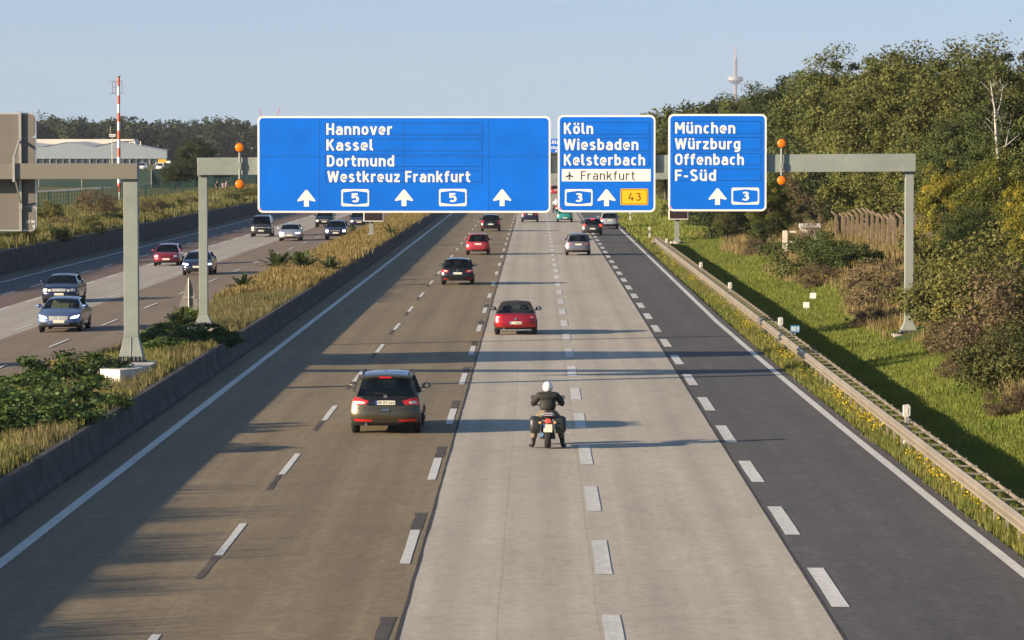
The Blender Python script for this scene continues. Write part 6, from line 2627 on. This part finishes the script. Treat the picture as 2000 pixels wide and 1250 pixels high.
def fingers(J, E, wrist, palm, dirv, side, curl, r=.009):
    """five unequal bent fingers from the palm joint; dirv: where they point, side: across the palm, curl: where they bend to"""
    d, s, c = Vector(dirv).normalized(), Vector(side).normalized(), Vector(curl).normalized()
    P = Vector(J[palm][:3])
    for k, (off, L) in enumerate(((-.034, .062), (-.012, .074), (.011, .070), (.032, .056))):
        a = P + s * off + d * .035
        b = a + d * L * .5 + c * .008
        e = b + (d * .45 + c * .9).normalized() * L * .5
        n = len(J)
        for q in (a, b, e):
            J.append((q.x, q.y, q.z, r))
        E += [(palm, n), (n, n + 1), (n + 1, n + 2)]
    a = P - s * .045 + d * .002
    b = a + (d * .7 - s * .6 + c * .4).normalized() * .035
    e = b + (d * .6 + c * .7).normalized() * .03
    n = len(J)
    for q in (a, b, e):
        J.append((q.x, q.y, q.z, r * 1.1))
    E += [(palm, n), (n, n + 1), (n + 1, n + 2)]


JACKET = mat("black_riding_jacket", (0.016, 0.015, 0.014), rough=.75, var=.25, vscale=8)
CAMO = mat("camouflage_trousers", (0.16, 0.13, 0.085), rough=.9, var=.55, vscale=9)
BOOTM = mat("black_leather", (0.014, 0.014, 0.016), rough=.5)
HELM = mat("white_helmet", (0.80, 0.79, 0.77), rough=.15, coat=.6)
VISOR = mat("dark_visor", (.02, .02, .025), rough=.1)


def motorbike(loc, label, rider_label, jacket=JACKET, trousers=CAMO, scale=1.0):
    """y = 0 is the rear wheel's contact; the machine points along +y"""
    t = thing("motorcycle", label, "motorcycle", loc)
    B = lambda mb, n, m, p=t, **k: mb.build(n, m, p, local=True, **k)
    R = .325
    for y, w, n in ((0, .085, "rear"), (1.48, .065, "front")):
        mb = MB()
        mb.lathe((0, y, R), [(R - .10, -w), (R - .03, -w), (R - .005, -w * .55), (R, 0), (R - .005, w * .55), (R - .03, w), (R - .10, w)], 32, 'x')
        wo = B(mb, "wheel", RUBBER, smooth=50)
        mb = MB()
        mb.lathe((0, y, R), [(.20, -.03), (.225, -.03), (.225, .03), (.20, .03)], 24, 'x')
        mb.lathe((0, y, R), [(.05, -.06), (.05, .06)], 12, 'x')
        for q in range(6):
            a = q * math.pi / 3
            mb.bar((0, y + .04 * math.cos(a), R + .04 * math.sin(a)), (0, y + .21 * math.cos(a), R + .21 * math.sin(a)), .03, .02)
        B(mb, "rim", RIM, wo)
    mb = MB()
    for s in (-1, 1):
        mb.tube([(s * .11, 0, R), (s * .12, .30, .38), (s * .10, .55, .42)], [.03, .032, .035], 8)
    B(mb, "swing_arm", TRIM)
    mb = MB()
    mb.tube([(-.16, -.12, .36), (-.15, .25, .33), (-.12, .60, .28)], [.055, .058, .03], 12)
    B(mb, "exhaust", CHROME, smooth=50)
    mb = MB()
    mb.frustum(0, .70, .20, .62, .20, .24, .15, .20)
    for s in (-1, 1):
        mb.lathe((0, .72, .42), [(.02, s * .20), (.09, s * .20), (.09, s * .36), (.02, s * .36)], 12, 'x')
    B(mb, "engine", mat("engine_alloy", (.12, .12, .12), rough=.5, metal=.6))
    mb = MB()
    mb.tube([(0, -.30, .80), (0, -.05, .83), (0, .30, .80), (0, .60, .84)], [.09, .14, .15, .12], 12)
    B(mb, "seat", TRIM, smooth=50)
    mb = MB()
    mb.ell((0, .82, .92), (.16, .28, .15), 16, 10)
    B(mb, "fuel_tank", BLACKP, smooth=60)
    mb = MB()
    for s in (-1, 1):
        mb.tube([(s * .10, 1.48, R), (s * .10, 1.22, .95)], .025, 8)
    B(mb, "fork", CHROME)
    mb = MB()
    mb.tube([(-.38, 1.00, 1.06), (-.30, 1.05, 1.06), (-.12, 1.15, 1.00), (.12, 1.15, 1.00), (.30, 1.05, 1.06), (.38, 1.00, 1.06)], .016, 8)
    hb = B(mb, "handlebar", TRIM)
    mb = MB()
    for s in (-1, 1):
        mb.tube([(s * .41, .985, 1.06), (s * .29, 1.055, 1.06)], .022, 8)
    B(mb, "grip", RUBBER, hb)
    for s in (-1, 1):
        mb = MB()
        mb.tube([(s * .27, 1.06, 1.06), (s * .36, 1.07, 1.16), (s * .385, 1.06, 1.21)], .008, 6)
        mb.ell((s * .395, 1.06, 1.245), (.062, .02, .055), 12, 8)
        mo = B(mb, "mirror", TRIM, smooth=50)
        mb = MB()
        mb.lathe((s * .395, 1.039, 1.245), [(.045, 0), (.045, .003)], 14, 'y')
        B(mb, "mirror_glass", CHROME, mo)
    # windscreen/headlamp cowl
    mb = MB()
    mb.ell((0, 1.32, .98), (.15, .10, .13), 14, 9)
    B(mb, "headlamp", BLACKP, smooth=50)
    # panniers: deep rounded cases either side of the tail
    for s in (-1, 1):
        mb = MB()
        pr = []
        cx, cz = s * .33, .62
        ring = []
        for xo, k in ((-.13, .80), (-.11, .95), (.02, 1.0), (.10, .93), (.135, .70)):
            ring.append([(cx + s * xo, -.14 + .27 * k * math.copysign(abs(math.cos(a)) ** .6, math.cos(a)), cz + .225 * k * math.copysign(abs(math.sin(a)) ** .6, math.sin(a))) for a in [6.2832 * q / 20 for q in range(20)]])
        n = 20
        vs = [p for r_ in ring for p in r_]
        fs = [(i * n + q, i * n + (q + 1) % n, (i + 1) * n + (q + 1) % n, (i + 1) * n + q) for i in range(4) for q in range(n)] + [tuple(range(n - 1, -1, -1)), tuple(range(4 * n, 5 * n))]
        mb.add(vs, fs)
        B(mb, "pannier", mat("pannier_plastic", (.022, .026, .028), rough=.45), smooth=50)
    # tail: rack, lamp, indicators, plate
    mb = MB()
    mb.tube([(-.15, -.22, .84), (-.16, -.38, .88), (-.11, -.46, .93), (.11, -.46, .93), (.16, -.38, .88), (.15, -.22, .84)], .020, 8)
    mb.box(-.12, .12, -.44, -.25, .865, .89)
    B(mb, "luggage_rack", mat("rack_alloy", (.62, .62, .60), rough=.35, metal=.6), smooth=40)
    mb = MB()
    mb.tube([(0, -.30, .76), (0, -.42, .70), (0, -.46, .55)], [.07, .08, .05], 10)
    B(mb, "tail_fairing", TRIM, smooth=50)
    mb = MB()
    mb.ell((0, -.475, .735), (.075, .03, .055), 14, 9)
    B(mb, "tail_light", REDLIT, smooth=60)
    for s in (-1, 1):
        mb = MB()
        mb.tube([(s * .05, -.40, .69), (s * .17, -.42, .69)], .012, 6)
        io = B(mb, "indicator_stalk", TRIM)
        mb = MB()
        mb.ell((s * .19, -.44, .69), (.045, .03, .03), 12, 8)
        B(mb, "indicator", AMBL, io, smooth=60)
    mb = MB()
    mb.box(-.11, .11, -.505, -.495, .45, .65)
    po = B(mb, "licence_plate", PLATE)
    mb = MB()
    mb.add([(-.11, -.507, .56), (-.075, -.507, .56), (-.075, -.507, .65), (-.11, -.507, .65)], [(0, 1, 2, 3)])
    B(mb, "plate_strip", PLBLUE, po)
    mb = MB()
    mb.box(-.05, .05, -.47, -.10, .34, .46)
    B(mb, "mudguard", TRIM)
    # ---------------------------------------------------------------- rider
    p = thing("person", rider_label, "person", loc)
    hip, chest, neck = .80, 1.20, 1.36
    J = [(0, .24, .93, .10, .08), (0, .29, 1.08, .11, .08), (0, .37, 1.26, .12, .08), (0, .42, 1.36, .06, .06), (0, .44, 1.43, .055), (0, .47, 1.50, .085, .095), (0, .47, 1.58, .085, .095)]
    E = [(0, 1), (1, 2), (2, 3), (3, 4), (4, 5), (5, 6)]
    for s in (-1, 1):
        n = len(J)
        J += [(s * .185, .40, 1.335, .055), (s * .33, .52, 1.17, .045), (s * .36, .72, 1.085, .038), (s * .35, .93, 1.085, .030), (s * .35, 1.0, 1.083, .030, .022)]
        E += [(3, n), (n, n + 1), (n + 1, n + 2), (n + 2, n + 3), (n + 3, n + 4)]
        fingers(J, E, n + 3, n + 4, (0, 1, -.1), (s, 0, 0), (0, -.35, -1))
        n = len(J)
        J += [(s * .10, .26, .86, .08), (s * .27, .58, .70, .06), (s * .30, .50, .55, .05), (s * .345, .24, .34, .042), (s * .375, .12, .12, .035), (s * .39, .18, .045, .03, .025), (s * .43, .29, .04, .03, .022)]
        E += [(0, n), (n, n + 1), (n + 1, n + 2), (n + 2, n + 3), (n + 3, n + 4), (n + 4, n + 5), (n + 5, n + 6)]
    skin_body("body", J, E, SKIN, p, 2)
    # clothing over it
    K = [(0, .22, .915, .205, .15), (0, .26, 1.06, .225, .165), (0, .34, 1.22, .255, .17), (0, .40, 1.345, .20, .13), (0, .43, 1.415, .09, .09)]
    E = [(0, 1), (1, 2), (2, 3), (3, 4)]
    for s in (-1, 1):
        n = len(K)
        K += [(s * .225, .385, 1.325, .115), (s * .345, .50, 1.165, .095), (s * .37, .72, 1.09, .075), (s * .35, .92, 1.087, .052)]
        E += [(3, n), (n, n + 1), (n + 1, n + 2), (n + 2, n + 3)]
    skin_body("jacket", K, E, jacket, p, 2)
    K = [(0, .20, .905, .20, .15), (0, .23, .96, .17, .13)]
    E = [(0, 1)]
    for s in (-1, 1):
        n = len(K)
        K += [(s * .14, .30, .87, .135), (s * .29, .56, .71, .10), (s * .31, .49, .55, .088), (s * .355, .24, .30, .085), (s * .37, .17, .20, .07)]
        E += [(0, n), (n, n + 1), (n + 1, n + 2), (n + 2, n + 3), (n + 3, n + 4)]
    skin_body("trousers", K, E, trousers, p, 2)
    for s in (-1, 1):
        K = [(s * .362, .22, .27, .072), (s * .378, .13, .13, .064), (s * .385, .12, .06, .058), (s * .415, .21, .052, .058, .048), (s * .455, .31, .045, .052, .036)]
        skin_body("boot", K, [(0, 1), (1, 2), (2, 3), (3, 4)], BOOTM, p, 2)
        mb = MB()
        q0 = Vector((s * .35, 1.0, 1.085))
        K = [(s * .35, .90, 1.087, .045), (s * .35, .98, 1.087, .046, .034)]
        E = [(0, 1)]
        fingers(K, E, 0, 1, (0, 1, -.1), (s, 0, 0), (0, -.35, -1), r=.0125)
        skin_body("glove", K, E, BOOTM, p, 2)
    mb = MB()
    mb.ell((0, .47, 1.545), (.135, .165, .145), 22, 14)
    mb.ell((0, .55, 1.50), (.115, .12, .10), 18, 10)
    ho = B(mb, "helmet", HELM, p, smooth=70)
    mb = MB()
    mb.ell((0, .565, 1.565), (.118, .09, .055), 18, 9)
    B(mb, "visor", VISOR, ho, smooth=70)
    mb = MB()
    for a, z in ((-.05, 1.60), (.045, 1.52)):
        mb.ell((a + .03, .335, z), (.035, .018, .016), 10, 6)
    B(mb, "helmet_marking", mat("helmet_grey_print", (.12, .12, .15), rough=.3), ho)
    return t, p


Zb = F * CAMH / (877 - VY)
mt, mp = motorbike(((1070 - VX) * Zb / F, Zb, 0.008), "black motorcycle with two panniers stopped on the pale concrete lane", "motorcyclist in a white helmet and black jacket, feet down on the road")
mt2, mp2 = motorbike(((1086.5 - VX) * 455 / F, 455, 0.008), "tiny distant motorcycle in the gap under the small distant blue sign", "distant rider in a white jacket seen through the gap between the blue signs",
                     jacket=mat("white_riding_jacket", (.75, .73, .70), rough=.8), trousers=mat("dark_riding_trousers", (.03, .03, .035), rough=.8))


def bystander(px, pyf, Z, h, top, legs, hair, label, pose, turn):
    x = (px - VX) * Z / F
    t = thing("person", label, "person", (x, Z, land(x, Z)), rz=turn, group="people by the green fence")
    k = h / 1.75
    S = lambda L: [tuple(v * k for v in j) for j in L]
    arms = {'akimbo': [[(.20, 0, 1.42, .055), (.38, .05, 1.20, .045), (.24, -.06, 1.02, .035), (.20, -.08, .99, .032, .022)], [(-.20, 0, 1.42, .055), (-.27, .02, 1.14, .045), (-.24, -.10, .92, .035), (-.24, -.12, .86, .032, .022)]],
            'camera': [[(.20, 0, 1.42, .055), (.27, -.12, 1.22, .045), (.10, -.28, 1.42, .035), (.06, -.30, 1.48, .032, .022)], [(-.20, 0, 1.42, .055), (-.27, -.12, 1.22, .045), (-.10, -.28, 1.42, .035), (-.06, -.30, 1.48, .032, .022)]],
            'down': [[(.20, 0, 1.42, .055), (.26, .03, 1.14, .045), (.25, -.04, .90, .035), (.25, -.06, .83, .032, .022)], [(-.20, 0, 1.42, .055), (-.26, .03, 1.14, .045), (-.25, -.04, .90, .035), (-.25, -.06, .83, .032, .022)]]}[pose]
    J = [(0, 0, .95, .13, .10), (0, 0, 1.15, .13, .10), (0, 0, 1.35, .16, .105), (0, 0, 1.46, .07, .06), (0, -.01, 1.52, .05), (0, -.02, 1.60, .075, .09), (0, -.02, 1.69, .07, .085), (0, -.105, 1.60, .016)]
    E = [(0, 1), (1, 2), (2, 3), (3, 4), (4, 5), (5, 6), (5, 7)]
    for a in arms:
        n = len(J)
        J += a
        E += [(3, n), (n, n + 1), (n + 1, n + 2), (n + 2, n + 3)]
        d = Vector(a[3][:3]) - Vector(a[2][:3])
        fingers(J, E, n + 2, n + 3, d, (0, 1, 0), (0, -1, 0) if pose != 'camera' else (0, 0, 1))
    for s in (-1, 1):
        n = len(J)
        J += [(s * .09, 0, .88, .095), (s * .11, -.02, .50, .062), (s * .12, .02, .09, .042), (s * .125, -.12, .045, .045, .032)]
        E += [(0, n), (n, n + 1), (n + 1, n + 2), (n + 2, n + 3)]
    skin_body("body", S(J), E, SKIN, t, 1)
    K = [(0, 0, .93, .155, .125), (0, 0, 1.15, .155, .125), (0, 0, 1.36, .18, .125), (0, 0, 1.45, .09, .08)]
    E = [(0, 1), (1, 2), (2, 3)]
    for a in arms:
        n = len(K)
        mid = tuple((a[0][i] + a[1][i]) / 2 for i in range(3)) + (.07,)
        K += [a[0][:3] + (.075,), mid]
        E += [(2, n), (n, n + 1)]
    skin_body("shirt", S(K), E, top, t, 1)
    K = [(0, 0, .94, .15, .12), (0, 0, .98, .14, .11)]
    E = [(0, 1)]
    for s in (-1, 1):
        n = len(K)
        K += [(s * .095, 0, .86, .11), (s * .11, -.02, .50, .08), (s * .12, .01, .14, .062)]
        E += [(0, n), (n, n + 1), (n + 1, n + 2)]
    skin_body("trousers", S(K), E, legs, t, 1)
    mb = MB()
    mb.ell((0, .015 * k, 1.70 * k), (.088 * k, .10 * k, .075 * k), 14, 9)
    mb.build("hair", hair, t, local=True, smooth=60)
    return t


HAIRD, HAIRB = mat("dark_hair", (.03, .02, .015), rough=.8), mat("fair_hair", (.30, .18, .08), rough=.8)
bystander(424, 378, 545, 1.78, mat("dark_shirt", (.035, .03, .032), rough=.9), mat("dark_jeans", (.02, .022, .03), rough=.9), HAIRB, "person in dark clothes, hand on hip, leftmost of three by the green fence", 'akimbo', .5)
bystander(435.5, 374, 556, 1.60, mat("striped_pale_top", (.42, .40, .50), rough=.9), mat("blue_trousers", (.06, .06, .20), rough=.9), HAIRD, "shorter person in a pale top raising a camera, middle of three by the fence", 'camera', -.3)
bystander(442.5, 374, 553, 1.76, mat("white_shirt", (.72, .72, .72), rough=.9), mat("dark_shorts", (.03, .03, .04), rough=.9), HAIRB, "person in a white shirt, rightmost of three by the green fence", 'down', .9)


# ------------------------------------------------------------------ haze: one box of thin air round everything
def haze():
    m = bpy.data.materials.new("thin_haze")
    m.use_nodes = True
    nt = m.node_tree
    for n in list(nt.nodes):
        if n.type != 'OUTPUT_MATERIAL':
            nt.nodes.remove(n)
    v = nt.nodes.new("ShaderNodeVolumePrincipled")
    v.inputs["Color"].default_value = (0.62, 0.67, 0.82, 1)
    v.inputs["Density"].default_value = HAZE_DENSITY
    v.inputs["Anisotropy"].default_value = 0.0
    nt.links.new(v.outputs[0], nt.nodes["Material Output"].inputs["Volume"])
    o = MB().box(-9500, 9500, -60, 16500, -2.0, 380).build("haze", m)
    tag(o, kind="stuff")


HAZE_DENSITY = 5.0e-5
haze()
